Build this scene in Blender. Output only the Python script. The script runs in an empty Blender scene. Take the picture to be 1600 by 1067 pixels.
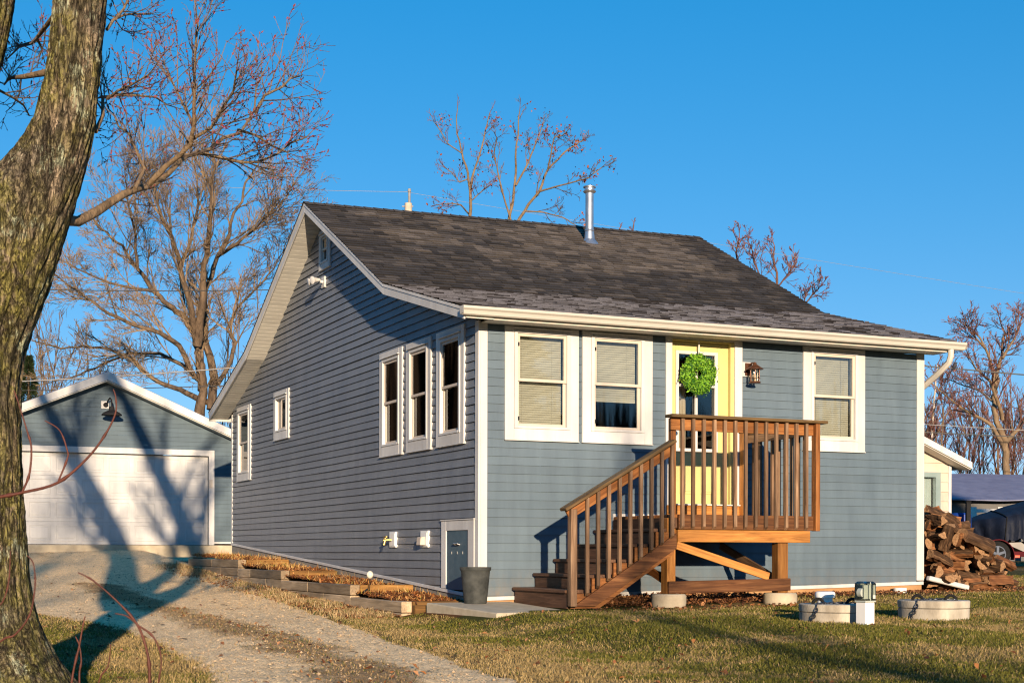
import bpy, bmesh, math, random
import numpy as np
from math import sin, cos, pi, radians, sqrt, atan2, hypot
from mathutils import Vector, Matrix

random.seed(7); RNG = np.random.default_rng(11)
SC = bpy.context.scene
COL = SC.collection
# ------------------------------------------------------------------ measured camera
F, CX, CY, ROLL = 2342.0, 800.0, 864.0, .0022
EYE = 1.1                                   # lens height over the ground below it; heights 'z' below are relative to the lens
A = atan2(.409, .9125)                      # heading of the house front
U = np.array([cos(A), sin(A), 0.]); V = np.array([-sin(A), cos(A), 0.])
Y0 = 17.4; C0 = np.array([-51 / F * Y0, Y0, 0.])
SUN_AZ, SUN_EL = radians(10), radians(10.5)  # sun low behind the photographer

def ray(px, py):
    x = (px - CX) / F; z = -(py - CY) / F
    return np.array([x * cos(ROLL) - z * sin(ROLL), 1., x * sin(ROLL) + z * cos(ROLL)])
def P(px, py, Y): return ray(px, py) * Y
def FW(px, py, d=0):                        # measured point on the front wall plane (house x, z), d metres before it
    r = ray(px, py); p = r * ((C0 @ V - d) / (r @ V)); return (p - C0) @ U, p[2]
def LW(px, py, d=0):                        # measured point on the side wall plane (house y, z)
    r = ray(px, py); p = r * ((C0 @ U - d) / (r @ U)); return (p - C0) @ V, p[2]
def H2W(x, y, z=0): return C0 + U * x + V * y + np.array([0, 0, z])
def W2H(X, Y): d = np.array([X - C0[0], Y - C0[1]]); return d @ U[:2], d @ V[:2]

# ------------------------------------------------------------------ terrain (relative to the lens)
LY = [-200, 0, 8.0, 12, 15.5, 17.2, 20, 22.7, 26, 28, 33, 45, 80, 900]
LZ = [-1.6, -1.08, -.845, -.80, -.765, -.735, -.645, -.525, -.36, -.20, .165, .3, .35, .4]
RY = [-200, 0, 8.5, 13, 17, 20, 30, 45, 80, 900]
RZ = [-1.6, -1.08, -.83, -.672, -.598, -.485, -.33, -.2, 0, .3]
def vnoise(x, y, seed=0):
    x = np.asarray(x, float); y = np.asarray(y, float)
    xi = np.floor(x).astype(np.int64); yi = np.floor(y).astype(np.int64); fx = x - xi; fy = y - yi
    fx = fx * fx * (3 - 2 * fx); fy = fy * fy * (3 - 2 * fy)
    def h(a, b):
        n = (a * 374761393 + b * 668265263 + seed * 1442695041) & 0x7fffffff
        n = ((n ^ (n >> 13)) * 1274126177) & 0x7fffffff
        return ((n ^ (n >> 16)) & 0xffff) / 65535.
    a = h(xi, yi); b = h(xi + 1, yi); c = h(xi, yi + 1); d = h(xi + 1, yi + 1)
    return (a * (1 - fx) + b * fx) * (1 - fy) + (c * (1 - fx) + d * fx) * fy
def fbm(x, y, seed=0, o=4):
    s = 0; w = .5; t = 0
    for k in range(o):
        s = s + w * vnoise(x * 2 ** k + 17.3 * k, y * 2 ** k - 9.1 * k, seed + k); t += w; w *= .55
    return s / t
def sstep(a, b, x): t = np.clip((np.asarray(x, float) - a) / (b - a), 0, 1); return t * t * (3 - 2 * t)
def g(X, Y):
    X = np.asarray(X, float); Y = np.asarray(Y, float)
    l = sum(np.interp(Y + k, LY, LZ) for k in (-.9, -.3, .3, .9)) / 4
    r = sum(np.interp(Y + k, RY, RZ) for k in (-.9, -.3, .3, .9)) / 4
    xl = (X - C0[0]) * U[0] + (Y - C0[1]) * U[1]
    w = sstep(-1.15, -.05, xl)
    return l * (1 - w) + r * w + (fbm(X * .5, Y * .5, 3, 3) - .5) * .05
def G(px, py):                              # measured point on the ground
    r = ray(px, py); t = 8.
    lo, hi = 3., 80.
    for k in range(60):
        m = (lo + hi) / 2
        if r[2] * m > float(g(r[0] * m, m)): lo = m
        else: hi = m
    return r * lo

HF = Matrix.Translation((C0[0], C0[1], EYE)) @ Matrix.Rotation(A, 4, 'Z')
WF = Matrix.Translation((0, 0, EYE))
WORLD = {}

# ------------------------------------------------------------------ objects
def tag(o, label=None, cat=None, group=None, kind=None):
    if label: o['label'] = label
    if cat: o['category'] = cat
    if group: o['group'] = group
    if kind: o['kind'] = kind
    return o
def thing(name, label, cat, loc, rotz=0., group=None):
    """Empty at the base; loc is relative to the lens height."""
    o = bpy.data.objects.new(name, None); COL.objects.link(o)
    o.empty_display_size = .2
    o.location = (loc[0], loc[1], loc[2] + EYE); o.rotation_euler = (0, 0, rotz)
    WORLD[o.name] = Matrix.Translation(o.location) @ Matrix.Rotation(rotz, 4, 'Z')
    return tag(o, label, cat, group)
def hthing(name, label, cat, x, y, z, group=None):
    p = H2W(x, y, z); return thing(name, label, cat, p, A, group)

class MB:
    def __init__(s, frame=None):
        s.v = []; s.f = []; s.m = []; s.wc = []; s.t = []; s.frame = frame if frame is not None else HF
    def pt(s, p, wc=(0, 0, 0), t=.5):
        s.v.append((float(p[0]), float(p[1]), float(p[2]))); s.wc.append(wc); s.t.append(t); return len(s.v) - 1
    def poly(s, pts, mi=0, t=.5, wc=None):
        i0 = len(s.v)
        for p in pts: s.pt(p, wc or (p[0], p[1], p[2]), t)
        s.f.append(tuple(range(i0, i0 + len(pts)))); s.m.append(mi)
    def hexa(s, c, mi=0, axis=None, t=None):
        """8 corners: bottom 4 then top 4."""
        t = random.random() if t is None else t
        cc = [Vector(p) for p in c]
        e = [(cc[1] - cc[0]).length, (cc[3] - cc[0]).length, (cc[4] - cc[0]).length]
        k = axis if axis is not None else e.index(max(e))
        o = random.random() * 50
        i0 = len(s.v)
        loc = [(0, 0, 0), (1, 0, 0), (1, 1, 0), (0, 1, 0), (0, 0, 1), (1, 0, 1), (1, 1, 1), (0, 1, 1)]
        for p, l in zip(cc, loc):
            q = [l[0] * e[0], l[1] * e[1], l[2] * e[2]]; al = q.pop(k)
            s.pt(p, (al + o, q[0] + o * .37, q[1] + o * .71), t)
        for q in ((0, 3, 2, 1), (4, 5, 6, 7), (0, 1, 5, 4), (1, 2, 6, 5), (2, 3, 7, 6), (3, 0, 4, 7)):
            s.f.append(tuple(i0 + j for j in q)); s.m.append(mi)
    def box(s, x0, x1, y0, y1, z0, z1, mi=0, axis=None, mp=None, t=None):
        c = [(x0, y0, z0), (x1, y0, z0), (x1, y1, z0), (x0, y1, z0), (x0, y0, z1), (x1, y0, z1), (x1, y1, z1), (x0, y1, z1)]
        if mp: c = [mp(*p) for p in c]
        s.hexa(c, mi, axis, t)
    def beam(s, a, b, w, h, up=(0, 0, 1), mi=0, t=None):
        """board from a to b; w sideways, h along up."""
        a = Vector(a); b = Vector(b); d = (b - a).normalized(); n = d.cross(Vector(up)).normalized(); q = n.cross(d).normalized()
        c = []
        for sh in (-.5, .5):
            for p, sw in ((a, -.5), (b, -.5), (b, .5), (a, .5)): c.append(p + n * (w * sw) + q * (h * sh))
        s.hexa(c, mi, 0, t)
    def prism(s, poly, f0, f1, mi=0, t=None):
        """2-D outline mapped by two functions to its two ends."""
        t = random.random() if t is None else t; n = len(poly); i0 = len(s.v); o = random.random() * 50
        for f in (f0, f1):
            for p in poly: s.pt(f(*p), (p[0] + o, p[1] + o, 0 if f is f0 else .05), t)
        s.f.append(tuple(i0 + j for j in range(n))); s.m.append(mi)
        s.f.append(tuple(i0 + n + j for j in reversed(range(n)))); s.m.append(mi)
        for j in range(n):
            k = (j + 1) % n; s.f.append((i0 + k, i0 + j, i0 + n + j, i0 + n + k)); s.m.append(mi)
    def tube(s, pts, radii, n=10, mi=0, cap=True, closed=False, squash=1.):
        pts = [Vector(p) for p in pts]; m = len(pts)
        if not hasattr(radii, '__len__'): radii = [radii] * m
        i0 = len(s.v); al = 0; prev = None; o = random.random() * 9
        for i, p in enumerate(pts):
            if closed: d = pts[(i + 1) % m] - pts[i - 1]
            else: d = pts[min(i + 1, m - 1)] - pts[max(i - 1, 0)]
            d = d.normalized() if d.length > 1e-9 else Vector((0, 0, 1))
            if prev is None:
                r = Vector((1, 0, 0)) if abs(d.x) < .8 else Vector((0, 1, 0)); prev = (r - d * r.dot(d)).normalized()
            else:
                prev = (prev - d * prev.dot(d)); prev = prev.normalized() if prev.length > 1e-6 else d.orthogonal().normalized()
            b = d.cross(prev)
            if i: al += (p - pts[i - 1]).length
            for k in range(n):
                a = 2 * pi * k / n
                s.pt(p + (prev * cos(a) + b * sin(a) * squash) * radii[i], (al + o, cos(a) * radii[i], sin(a) * radii[i]))
        for i in range(m if closed else m - 1):
            j = (i + 1) % m
            for k in range(n):
                l = (k + 1) % n
                s.f.append((i0 + i * n + k, i0 + i * n + l, i0 + j * n + l, i0 + j * n + k)); s.m.append(mi)
        if cap and not closed:
            s.f.append(tuple(i0 + k for k in reversed(range(n)))); s.m.append(mi)
            s.f.append(tuple(i0 + (m - 1) * n + k for k in range(n))); s.m.append(mi)
    def lathe(s, c, prof, n=24, mi=0):
        """profile of (radius, z) round the vertical through c."""
        i0 = len(s.v)
        for r, z in prof:
            for k in range(n):
                a = 2 * pi * k / n; s.pt((c[0] + r * cos(a), c[1] + r * sin(a), c[2] + z), (z, r * cos(a), r * sin(a)))
        for i in range(len(prof) - 1):
            for k in range(n):
                l = (k + 1) % n; s.f.append((i0 + i * n + k, i0 + i * n + l, i0 + (i + 1) * n + l, i0 + (i + 1) * n + k)); s.m.append(mi)
        s.f.append(tuple(i0 + k for k in reversed(range(n)))); s.m.append(mi)
        s.f.append(tuple(i0 + (len(prof) - 1) * n + k for k in range(n))); s.m.append(mi)
    def build(s, name, mats, parent=None, smooth=None, bevel=0., loc=None, normals=True):
        if not isinstance(mats, (list, tuple)): mats = [mats]
        v = np.array(s.v, float); M = np.array(s.frame)
        w = v @ M[:3, :3].T + M[:3, 3]
        if parent is not None:
            pm = WORLD[parent.name]
        else:
            if loc is None:
                lo = w.min(0); hi = w.max(0); base = ((lo[0] + hi[0]) / 2, (lo[1] + hi[1]) / 2, lo[2])
            else: base = (loc[0], loc[1], loc[2] + EYE)
            pm = Matrix.Translation(base)
        I = np.array(pm.inverted()); w = w @ I[:3, :3].T + I[:3, 3]
        me = bpy.data.meshes.new(name); me.from_pydata(w.tolist(), [], s.f)
        for m in mats: me.materials.append(m)
        me.polygons.foreach_set('material_index', s.m)
        a = me.attributes.new('wc', 'FLOAT_VECTOR', 'POINT'); a.data.foreach_set('vector', np.array(s.wc, np.float32).ravel())
        a = me.attributes.new('tint', 'FLOAT', 'POINT'); a.data.foreach_set('value', np.array(s.t, np.float32))
        if normals:
            bm = bmesh.new(); bm.from_mesh(me); bmesh.ops.recalc_face_normals(bm, faces=bm.faces[:]); bm.to_mesh(me); bm.free()
        if smooth is not None:
            me.polygons.foreach_set('use_smooth', [True] * len(me.polygons))
            if smooth < 3: me.set_sharp_from_angle(angle=smooth)
        me.update()
        o = bpy.data.objects.new(name, me); COL.objects.link(o)
        if parent is not None:
            o.parent = parent; WORLD[o.name] = WORLD[parent.name]
        else:
            o.location = base; WORLD[o.name] = pm
        if bevel:
            b = o.modifiers.new('Bevel', 'BEVEL'); b.width = bevel; b.segments = 1; b.limit_method = 'ANGLE'; b.angle_limit = radians(40)
        return o

def npmesh(name, verts, faces, mats, col=None, mi=None, smooth=False, attrs=None, base=None, parent=None):
    """big meshes from numpy arrays; verts relative to the lens."""
    v = np.asarray(verts, np.float64).copy(); v[:, 2] += EYE
    f = np.asarray(faces, np.int32)
    if parent is not None: pm = WORLD[parent.name]
    else: pm = Matrix.Translation((base[0], base[1], base[2] + EYE)) if base is not None else Matrix.Identity(4)
    I = np.array(pm.inverted()); v = v @ I[:3, :3].T + I[:3, 3]
    me = bpy.data.meshes.new(name); k = f.shape[1]
    me.vertices.add(len(v)); me.vertices.foreach_set('co', v.astype(np.float32).ravel())
    me.loops.add(f.size); me.loops.foreach_set('vertex_index', f.ravel())
    me.polygons.add(len(f)); me.polygons.foreach_set('loop_start', np.arange(0, f.size, k, dtype=np.int32))
    if mi is not None: me.polygons.foreach_set('material_index', np.asarray(mi, np.int32))
    me.polygons.foreach_set('use_smooth', np.full(len(f), bool(smooth)))
    for m in (mats if isinstance(mats, (list, tuple)) else [mats]): me.materials.append(m)
    if col is not None:
        c = np.ones((len(v), 4), np.float32); c[:, :3] = col
        a = me.attributes.new('Col', 'FLOAT_COLOR', 'POINT'); a.data.foreach_set('color', c.ravel())
    for n_, arr in (attrs or {}).items():
        arr = np.asarray(arr, np.float32)
        if arr.ndim == 2: a = me.attributes.new(n_, 'FLOAT_VECTOR', 'POINT'); a.data.foreach_set('vector', arr.ravel())
        else: a = me.attributes.new(n_, 'FLOAT', 'POINT'); a.data.foreach_set('value', arr)
    me.update(calc_edges=True); me.validate()
    o = bpy.data.objects.new(name, me); COL.objects.link(o)
    if parent is not None: o.parent = parent
    elif base is not None: o.location = pm.translation
    WORLD[o.name] = pm
    return o

# ------------------------------------------------------------------ materials
MATS = {}
class NT:
    def __init__(s, name):
        s.m = bpy.data.materials.new(name); s.m.use_nodes = True; s.t = s.m.node_tree; s.n = s.t.nodes; s.n.clear()
        s.out = s.n.new('ShaderNodeOutputMaterial'); s.b = s.n.new('ShaderNodeBsdfPrincipled'); s.l(s.b.outputs[0], s.out.inputs[0]); MATS[name] = s.m
    def l(s, a, b): s.t.links.new(a, b)
    def new(s, k, **kw):
        n = s.n.new('ShaderNode' + k)
        for a, b in kw.items(): setattr(n, a, b)
        return n
    def coord(s, src='Object', scale=(1, 1, 1)):
        if src in ('wc',):
            a = s.new('Attribute', attribute_name='wc'); o = a.outputs['Vector']
        else: o = s.new('TexCoord').outputs[src]
        mp = s.new('Mapping'); mp.inputs['Scale'].default_value = scale; s.l(o, mp.inputs[0]); return mp.outputs[0]
    def noise(s, co, scale, detail=5, rough=.6, dist=0.):
        n = s.new('TexNoise'); n.inputs['Scale'].default_value = scale; n.inputs['Detail'].default_value = detail; n.inputs['Roughness'].default_value = rough; n.inputs['Distortion'].default_value = dist
        s.l(co, n.inputs['Vector']); return n.outputs['Fac']
    def ramp(s, fac, stops):
        r = s.new('ValToRGB'); e = r.color_ramp.elements
        while len(e) < len(stops): e.new(.5)
        for x, (p, c) in zip(e, stops): x.position = p; x.color = (c[0], c[1], c[2], 1)
        s.l(fac, r.inputs[0]); return r.outputs[0]
    def mixc(s, f, a, b, mode='MIX'):
        n = s.new('Mix', data_type='RGBA', blend_type=mode)
        for i, v in ((0, f), (6, a), (7, b)):
            if isinstance(v, (int, float)): n.inputs[i].default_value = v
            elif isinstance(v, tuple): n.inputs[i].default_value = (*v, 1)
            else: s.l(v, n.inputs[i])
        return n.outputs[2]
    def math(s, op, a, b=0.):
        n = s.new('Math', operation=op)
        for i, v in enumerate((a, b)):
            if isinstance(v, (int, float)): n.inputs[i].default_value = v
            else: s.l(v, n.inputs[i])
        return n.outputs[0]
    def attr(s, name, out='Fac'): return s.new('Attribute', attribute_name=name).outputs[out]
    def bump(s, h, strength=.3, dist=.02, prev=None):
        b = s.new('Bump'); b.inputs['Strength'].default_value = strength; b.inputs['Distance'].default_value = dist; s.l(h, b.inputs['Height'])
        if prev is not None: s.l(prev, b.inputs['Normal'])
        return b.outputs[0]
    def fin(s, col=None, rough=.6, nrm=None, spec=.3, metal=0.):
        if col is not None:
            if isinstance(col, tuple): s.b.inputs['Base Color'].default_value = (*col, 1)
            else: s.l(col, s.b.inputs['Base Color'])
        if isinstance(rough, (int, float)): s.b.inputs['Roughness'].default_value = rough
        else: s.l(rough, s.b.inputs['Roughness'])
        s.b.inputs['Specular IOR Level'].default_value = spec; s.b.inputs['Metallic'].default_value = metal
        if nrm is not None: s.l(nrm, s.b.inputs['Normal'])
        return s.m

def m_simple(name, a, b, scale=6., rough=.6, bump=.1, bscale=60., stretch=(1, 1, 1), spec=.3, metal=0., src='Object', dist=.01, tint=0.):
    t = NT(name); co = t.coord(src, stretch)
    n = t.noise(co, scale); c = t.ramp(n, [(.3, a), (.7, b)])
    if tint:
        c = t.mixc(1., c, t.ramp(t.attr('tint'), [(0, (1 - tint,) * 3), (1, (1 + tint,) * 3)]), 'MULTIPLY')
    nr = t.bump(t.noise(co, bscale), bump, dist) if bump else None
    return t.fin(c, rough, nr, spec, metal)

def m_wood(name, a, b, c, rough=.6, grain=1.):
    t = NT(name); co = t.coord('wc', (1.6, 26, 26))
    n = t.noise(co, 1.0, 6, .62, 1.2); big = t.noise(t.coord('wc', (1.2, 5, 5)), 1., 3)
    col = t.ramp(n, [(.28, a), (.5, b), (.74, c)])
    col = t.mixc(1., col, t.ramp(big, [(.3, (.62, .6, .58)), (.7, (1.25, 1.22, 1.2))]), 'MULTIPLY')
    col = t.mixc(1., col, t.ramp(t.attr('tint'), [(0, (.58, .56, .54)), (1, (1.36, 1.34, 1.30))]), 'MULTIPLY')
    return t.fin(col, rough, t.bump(n, .5 * grain, .006), .25)

def m_paint(name, a, b, rough=.5, streak=True, dirt=False):
    t = NT(name); co = t.coord('Object', (1, 1, 1))
    n = t.noise(co, 1.4, 5); c = t.ramp(n, [(.3, a), (.7, b)])
    if streak:
        st = t.noise(t.coord('Object', (3, 3, .4)), 2., 5); c = t.mixc(1., c, t.ramp(st, [(.3, (.86, .86, .87)), (.7, (1.08, 1.08, 1.07))]), 'MULTIPLY')
    if dirt:
        sx = t.new('SeparateXYZ'); t.l(t.coord('Object'), sx.inputs[0]); df = t.math('MULTIPLY', t.ramp(sx.outputs[2], [(.05, (.55,) * 3), (.42, (0, 0, 0))]), t.ramp(t.noise(t.coord('Object', (1, 1, .5)), 7, 6, .7), [(.38, (0, 0, 0)), (.7, (1,) * 3)])); c = t.mixc(df, c, (.20, .15, .10))
    fine = t.noise(t.coord('Object', (2, 2, 60)), 3., 4)
    c = t.mixc(1., c, t.ramp(t.attr('tint'), [(0, (.93, .93, .93)), (1, (1.07, 1.07, 1.07))]), 'MULTIPLY')
    return t.fin(c, rough, t.bump(fine, .10, .004), .3)

def build_materials():
    m_paint('siding_paint', (.092, .131, .166), (.111, .152, .189), .5, True, True)
    m_paint('vinyl_siding', (.152, .168, .196), (.182, .198, .226), .42, True, True)
    m_paint('siding_paint_shaded', (.070, .108, .138), (.088, .128, .158), .5)  # house siding paint darkened: garage shade is put into the colour
    m_paint('white_trim', (.54, .53, .515), (.62, .61, .595), .5)
    m_paint('garage_white', (.50, .495, .49), (.57, .565, .56), .5)
    m_paint('cream_vinyl', (.52, .43, .355), (.60, .50, .42), .5)
    m_paint('soffit_vinyl', (.52, .50, .45), (.60, .58, .52), .5, False)
    m_paint('gutter_metal', (.48, .45, .40), (.55, .52, .46), .45, False)
    m_simple('sash_beige', (.50, .43, .36), (.58, .50, .42), 4, .45, .02)
    m_simple('blind_slat', (.36, .34, .285), (.43, .405, .34), 3, .6, .0)
    m_simple('curtain', (.36, .29, .21), (.50, .42, .32), 3, .9, .2, 8, (12, 12, .4), dist=.03)
    m_simple('curtain_brown', (.50, .40, .30), (.62, .51, .39), 3, .9, .2, 8, (12, 12, .4), dist=.03)
    m_simple('interior_dark', (.04, .035, .03), (.06, .05, .045), 2, .9, 0)
    m_simple('foundation_wood', (.30, .16, .07), (.42, .24, .11), 3, .8, .3, 30)
    m_simple('foundation_concrete', (.20, .18, .15), (.30, .27, .23), 5, .9, .4, 60)
    m_simple('yellow_door', (.53, .455, .19), (.57, .49, .215), 3, .42, .02)
    m_simple('hatch_blue', (.055, .10, .135), (.085, .135, .17), 8, .6, .15, 30)
    m_simple('galvanised', (.50, .50, .50), (.66, .66, .66), 12, .35, .08, 20, spec=.5, metal=.9)
    m_simple('brass', (.45, .30, .10), (.6, .42, .16), 12, .35, .05, metal=.9)
    m_simple('chrome', (.7, .7, .7), (.8, .8, .8), 12, .15, 0, metal=1.)
    m_simple('lamp_bronze', (.10, .045, .025), (.16, .07, .04), 12, .4, .05, metal=.5)
    m_simple('black_metal', (.012, .012, .013), (.022, .022, .024), 8, .75, .03, spec=.1)
    m_simple('black_rubber', (.012, .012, .013), (.024, .024, .024), 10, .9, .1, spec=.08)
    m_simple('pot_plastic', (.018, .021, .021), (.070, .074, .070), 7, .7, .15, 40)
    m_simple('concrete', (.38, .32, .23), (.52, .45, .33), 7, .9, .35, 90)
    m_simple('concrete_grey', (.24, .21, .165), (.54, .49, .40), 5, .9, .4, 70, stretch=(1, 1, .5))
    m_simple('grey_plastic', (.36, .40, .36), (.44, .47, .43), 4, .4, .02)
    m_simple('pvc_white', (.74, .74, .72), (.82, .82, .80), 4, .35, .02)
    m_simple('chain_metal', (.05, .055, .07), (.12, .13, .16), 30, .4, .05, metal=.8)
    m_simple('tarp_navy', (.007, .010, .020), (.012, .017, .034), 2.5, .6, .5, 5, dist=.05, spec=.15)
    m_simple('barrel_blue', (.008, .035, .22), (.012, .05, .28), 3, .4, .03)
    m_simple('trailer_red', (.060, .006, .010), (.09, .010, .014), 5, .7, .03, spec=.1)
    m_simple('tail_red', (.55, .05, .02), (.65, .08, .03), 5, .3, 0)
    m_simple('wheel_metal', (.09, .11, .15), (.14, .16, .20), 5, .8, .03, spec=.1)
    m_simple('hull_grey', (.16, .155, .15), (.24, .23, .22), 3, .4, .02)
    m_simple('shed_frame', (.20, .27, .27), (.25, .32, .32), 4, .5, .03)
    m_simple('curtain_pale', (.42, .50, .50), (.52, .58, .58), 3, .8, .1, 8, (6, 6, .5))
    m_simple('shadow_wall', (.10, .10, .10), (.14, .135, .13), 3, .8, .1)
    m_simple('blue_roofing', (.13, .14, .22), (.20, .21, .30), 3, .6, .3, 20)
    m_simple('white_worn', (.55, .52, .46), (.74, .71, .66), 6, .6, .2, 30)
    m_simple('mailbox_black', (.02, .02, .02), (.03, .03, .03), 6, .5, 0)
    m_simple('pole_wood', (.40, .33, .25), (.55, .46, .36), 5, .8, .3, 30)
    m_simple('wire_black', (.02, .02, .02), (.04, .04, .04), 6, .5, 0)
    m_simple('wire_pale', (.22, .21, .20), (.28, .27, .26), 6, .5, 0)
    m_simple('bird_dark', (.02, .02, .025), (.05, .05, .06), 30, .7, .1)
    m_simple('lamp_globe', (.55, .50, .40), (.75, .70, .60), 20, .25, .05)
    m_simple('dry_twig', (.060, .018, .012), (.125, .036, .022), 12, .55, .3, 60)
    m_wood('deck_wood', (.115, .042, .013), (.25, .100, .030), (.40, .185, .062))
    m_wood('aged_wood', (.055, .022, .009), (.125, .052, .020), (.23, .110, .045))
    m_wood('new_lumber', (.20, .082, .020), (.34, .150, .038), (.46, .23, .065))
    m_wood('weathered_wood', (.10, .056, .032), (.205, .128, .078), (.33, .225, .145))
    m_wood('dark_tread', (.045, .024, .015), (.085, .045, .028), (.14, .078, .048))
    m_wood('cap_mossy', (.075, .042, .02), (.13, .085, .035), (.22, .14, .07))
    m_wood('bed_timber', (.24, .18, .115), (.40, .31, .205), (.52, .41, .28))
    m_wood('bed_timber_cut', (.095, .050, .016), (.22, .115, .032), (.33, .185, .058), .7, 1.5)
    m_wood('log_bark', (.020, .013, .008), (.078, .042, .022), (.19, .115, .062), .8, 2.)
    m_wood('log_split', (.060, .024, .011), (.17, .073, .030), (.34, .17, .072), .7, 2.)
    t = NT('log_end'); co = t.coord('wc', (0, 1, 1)); wv = t.new('TexWave', wave_type='RINGS', rings_direction='X'); wv.inputs['Scale'].default_value = 24; wv.inputs['Distortion'].default_value = 4; wv.inputs['Detail'].default_value = 3; t.l(co, wv.inputs['Vector'])
    n = t.noise(co, 30, 5, .7); c = t.ramp(wv.outputs['Fac'], [(.2, (.20, .105, .052)), (.8, (.42, .26, .14))]); c = t.mixc(1., c, t.ramp(n, [(.3, (.45, .42, .4)), (.65, (1.15, 1.15, 1.15))]), 'MULTIPLY'); t.fin(c, .85, t.bump(n, .6, .01), .15)
    # shingles: weathering follows the roof: a wet dark margin, a dry middle, a frosted lower slope
    t = NT('shingles'); co = t.coord('Object'); c = t.attr('Col', 'Color'); n = t.noise(co, 40, 6, .7); n2 = t.noise(co, 220, 3)
    c = t.mixc(1., c, t.ramp(n, [(.25, (.62, .62, .62)), (.75, (1.35, 1.35, 1.35))]), 'MULTIPLY')
    t.fin(c, .9, t.bump(n2, .5, .006, t.bump(n, .35, .01)), .15)
    # ground under the grass
    t = NT('soil'); co = t.coord('Object'); c = t.attr('Col', 'Color'); n = t.noise(co, 16, 8, .72); n2 = t.noise(co, 70, 5, .7)
    c = t.mixc(1., c, t.ramp(n2, [(.25, (.45, .45, .42)), (.75, (1.5, 1.5, 1.45))]), 'MULTIPLY')
    t.fin(c, .95, t.bump(n2, .7, .02, t.bump(n, .6, .04)), .1)
    # gravel
    t = NT('gravel'); co = t.coord('Object'); c = t.attr('Col', 'Color')
    vo = t.new('TexVoronoi'); vo.inputs['Scale'].default_value = 62; t.l(co, vo.inputs['Vector'])
    vs = t.new('SeparateColor'); t.l(vo.outputs['Color'], vs.inputs[0])
    c = t.mixc(1., c, t.ramp(vs.outputs[0], [(0, (.74, .73, .71)), (.5, (1, 1, 1)), (1, (1.26, 1.25, 1.23))]), 'MULTIPLY')
    n = t.noise(co, 9, 7, .7); c = t.mixc(1., c, t.ramp(n, [(.25, (.72, .70, .66)), (.75, (1.2, 1.2, 1.2))]), 'MULTIPLY')
    h = t.math('SUBTRACT', 1., vo.outputs['Distance'])
    t.fin(c, .95, t.bump(h, .7, .014, t.bump(n, .5, .05)), .1)
    # things coloured blade by blade
    for nm, ro, tr in (('grass_blade', .7, .25), ('leaf_litter', .75, .1), ('wreath_leaf', .5, .25), ('stone', .85, 0), ('mulch_chip', .85, 0), ('bud', .6, 0), ('needle', .7, 0)):
        t = NT(nm); t.fin(t.attr('Col', 'Color'), ro, None, .2)
    t = NT('mulch'); co = t.coord('Object'); n = t.noise(co, 45, 6, .7)
    t.fin(t.ramp(n, [(.25, (.09, .032, .012)), (.5, (.28, .105, .030)), (.75, (.46, .20, .065))]), .9, t.bump(n, .8, .03), .1)
    # bark
    t = NT('mossy_bark'); co = t.coord('Object', (1, 1, .19)); co1 = t.coord('Object')
    rid = t.noise(co, 26, 6, .65, .6); fine = t.noise(co, 90, 5, .7); big = t.noise(co1, 2.6, 4); lich = t.noise(co1, 6.5, 5, .6)
    cs_ = t.coord('Object', (1, 1, .20)); cn = t.noise(cs_, 34, 4, .6, .7); ab = t.math('ABSOLUTE', t.math('SUBTRACT', cn, .5)); crack = t.ramp(ab, [(.0, (.22,) * 3), (.022, (.55,) * 3), (.06, (1,) * 3)])
    cn2 = t.noise(t.coord('Object', (1, 1, .7)), 44, 4, .6, .6); ab2 = t.math('ABSOLUTE', t.math('SUBTRACT', cn2, .52)); crack = t.mixc(1., crack, t.ramp(ab2, [(.0, (.5,) * 3), (.03, (1,) * 3)]), 'MULTIPLY')
    vc = t.new('TexVoronoi'); vc.inputs['Scale'].default_value = 20; t.l(co, vc.inputs['Vector'])
    base = t.ramp(rid, [(.34, (.050, .041, .030)), (.5, (.155, .127, .092)), (.68, (.31, .26, .19))])
    plate = t.new('SeparateColor'); t.l(vc.outputs['Color'], plate.inputs[0]); base = t.mixc(1., base, t.ramp(plate.outputs[0], [(0, (.55, .53, .52)), (.6, (1, 1, 1)), (1, (1.75, 1.6, 1.55))]), 'MULTIPLY')
    moss = t.ramp(fine, [(.3, (.070, .064, .018)), (.72, (.36, .32, .085))])
    mf = t.math('MULTIPLY', t.ramp(big, [(.37, (0, 0, 0)), (.54, (1, 1, 1))]), t.ramp(rid, [(.36, (.1,) * 3), (.54, (.9,) * 3)]))
    mn = t.noise(co1, 20, 5, .7); mf = t.math('MULTIPLY', mf, t.ramp(mn, [(.36, (.05,) * 3), (.50, (1,) * 3)])); c = t.mixc(mf, base, moss)
    lf = t.ramp(t.math('MULTIPLY', lich, t.ramp(fine, [(.3, (.75,) * 3), (.7, (1.15,) * 3)])), [(.56, (0, 0, 0)), (.62, (.85,) * 3)])
    c = t.mixc(lf, c, (.34, .36, .25))
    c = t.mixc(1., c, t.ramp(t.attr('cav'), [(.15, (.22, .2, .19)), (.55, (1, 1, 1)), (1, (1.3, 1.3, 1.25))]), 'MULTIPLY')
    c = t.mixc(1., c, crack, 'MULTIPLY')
    t.fin(c, .9, t.bump(fine, .6, .012, t.bump(crack, .9, .03, t.bump(rid, .9, .035))), .12)
    for nm, a, b in (('bark_brown', (.045, .030, .020), (.190, .130, .082)), ('bark_tan', (.13, .088, .052), (.26, .180, .105)), ('bark_grey', (.095, .068, .055), (.18, .135, .108)), ('bark_red', (.095, .048, .040), (.17, .085, .066)), ('bark_birch', (.45, .38, .30), (.6, .52, .42))):
        m_simple(nm, a, b, 8, .85, .9, 24, (1, 1, .3), dist=.04)
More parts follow.
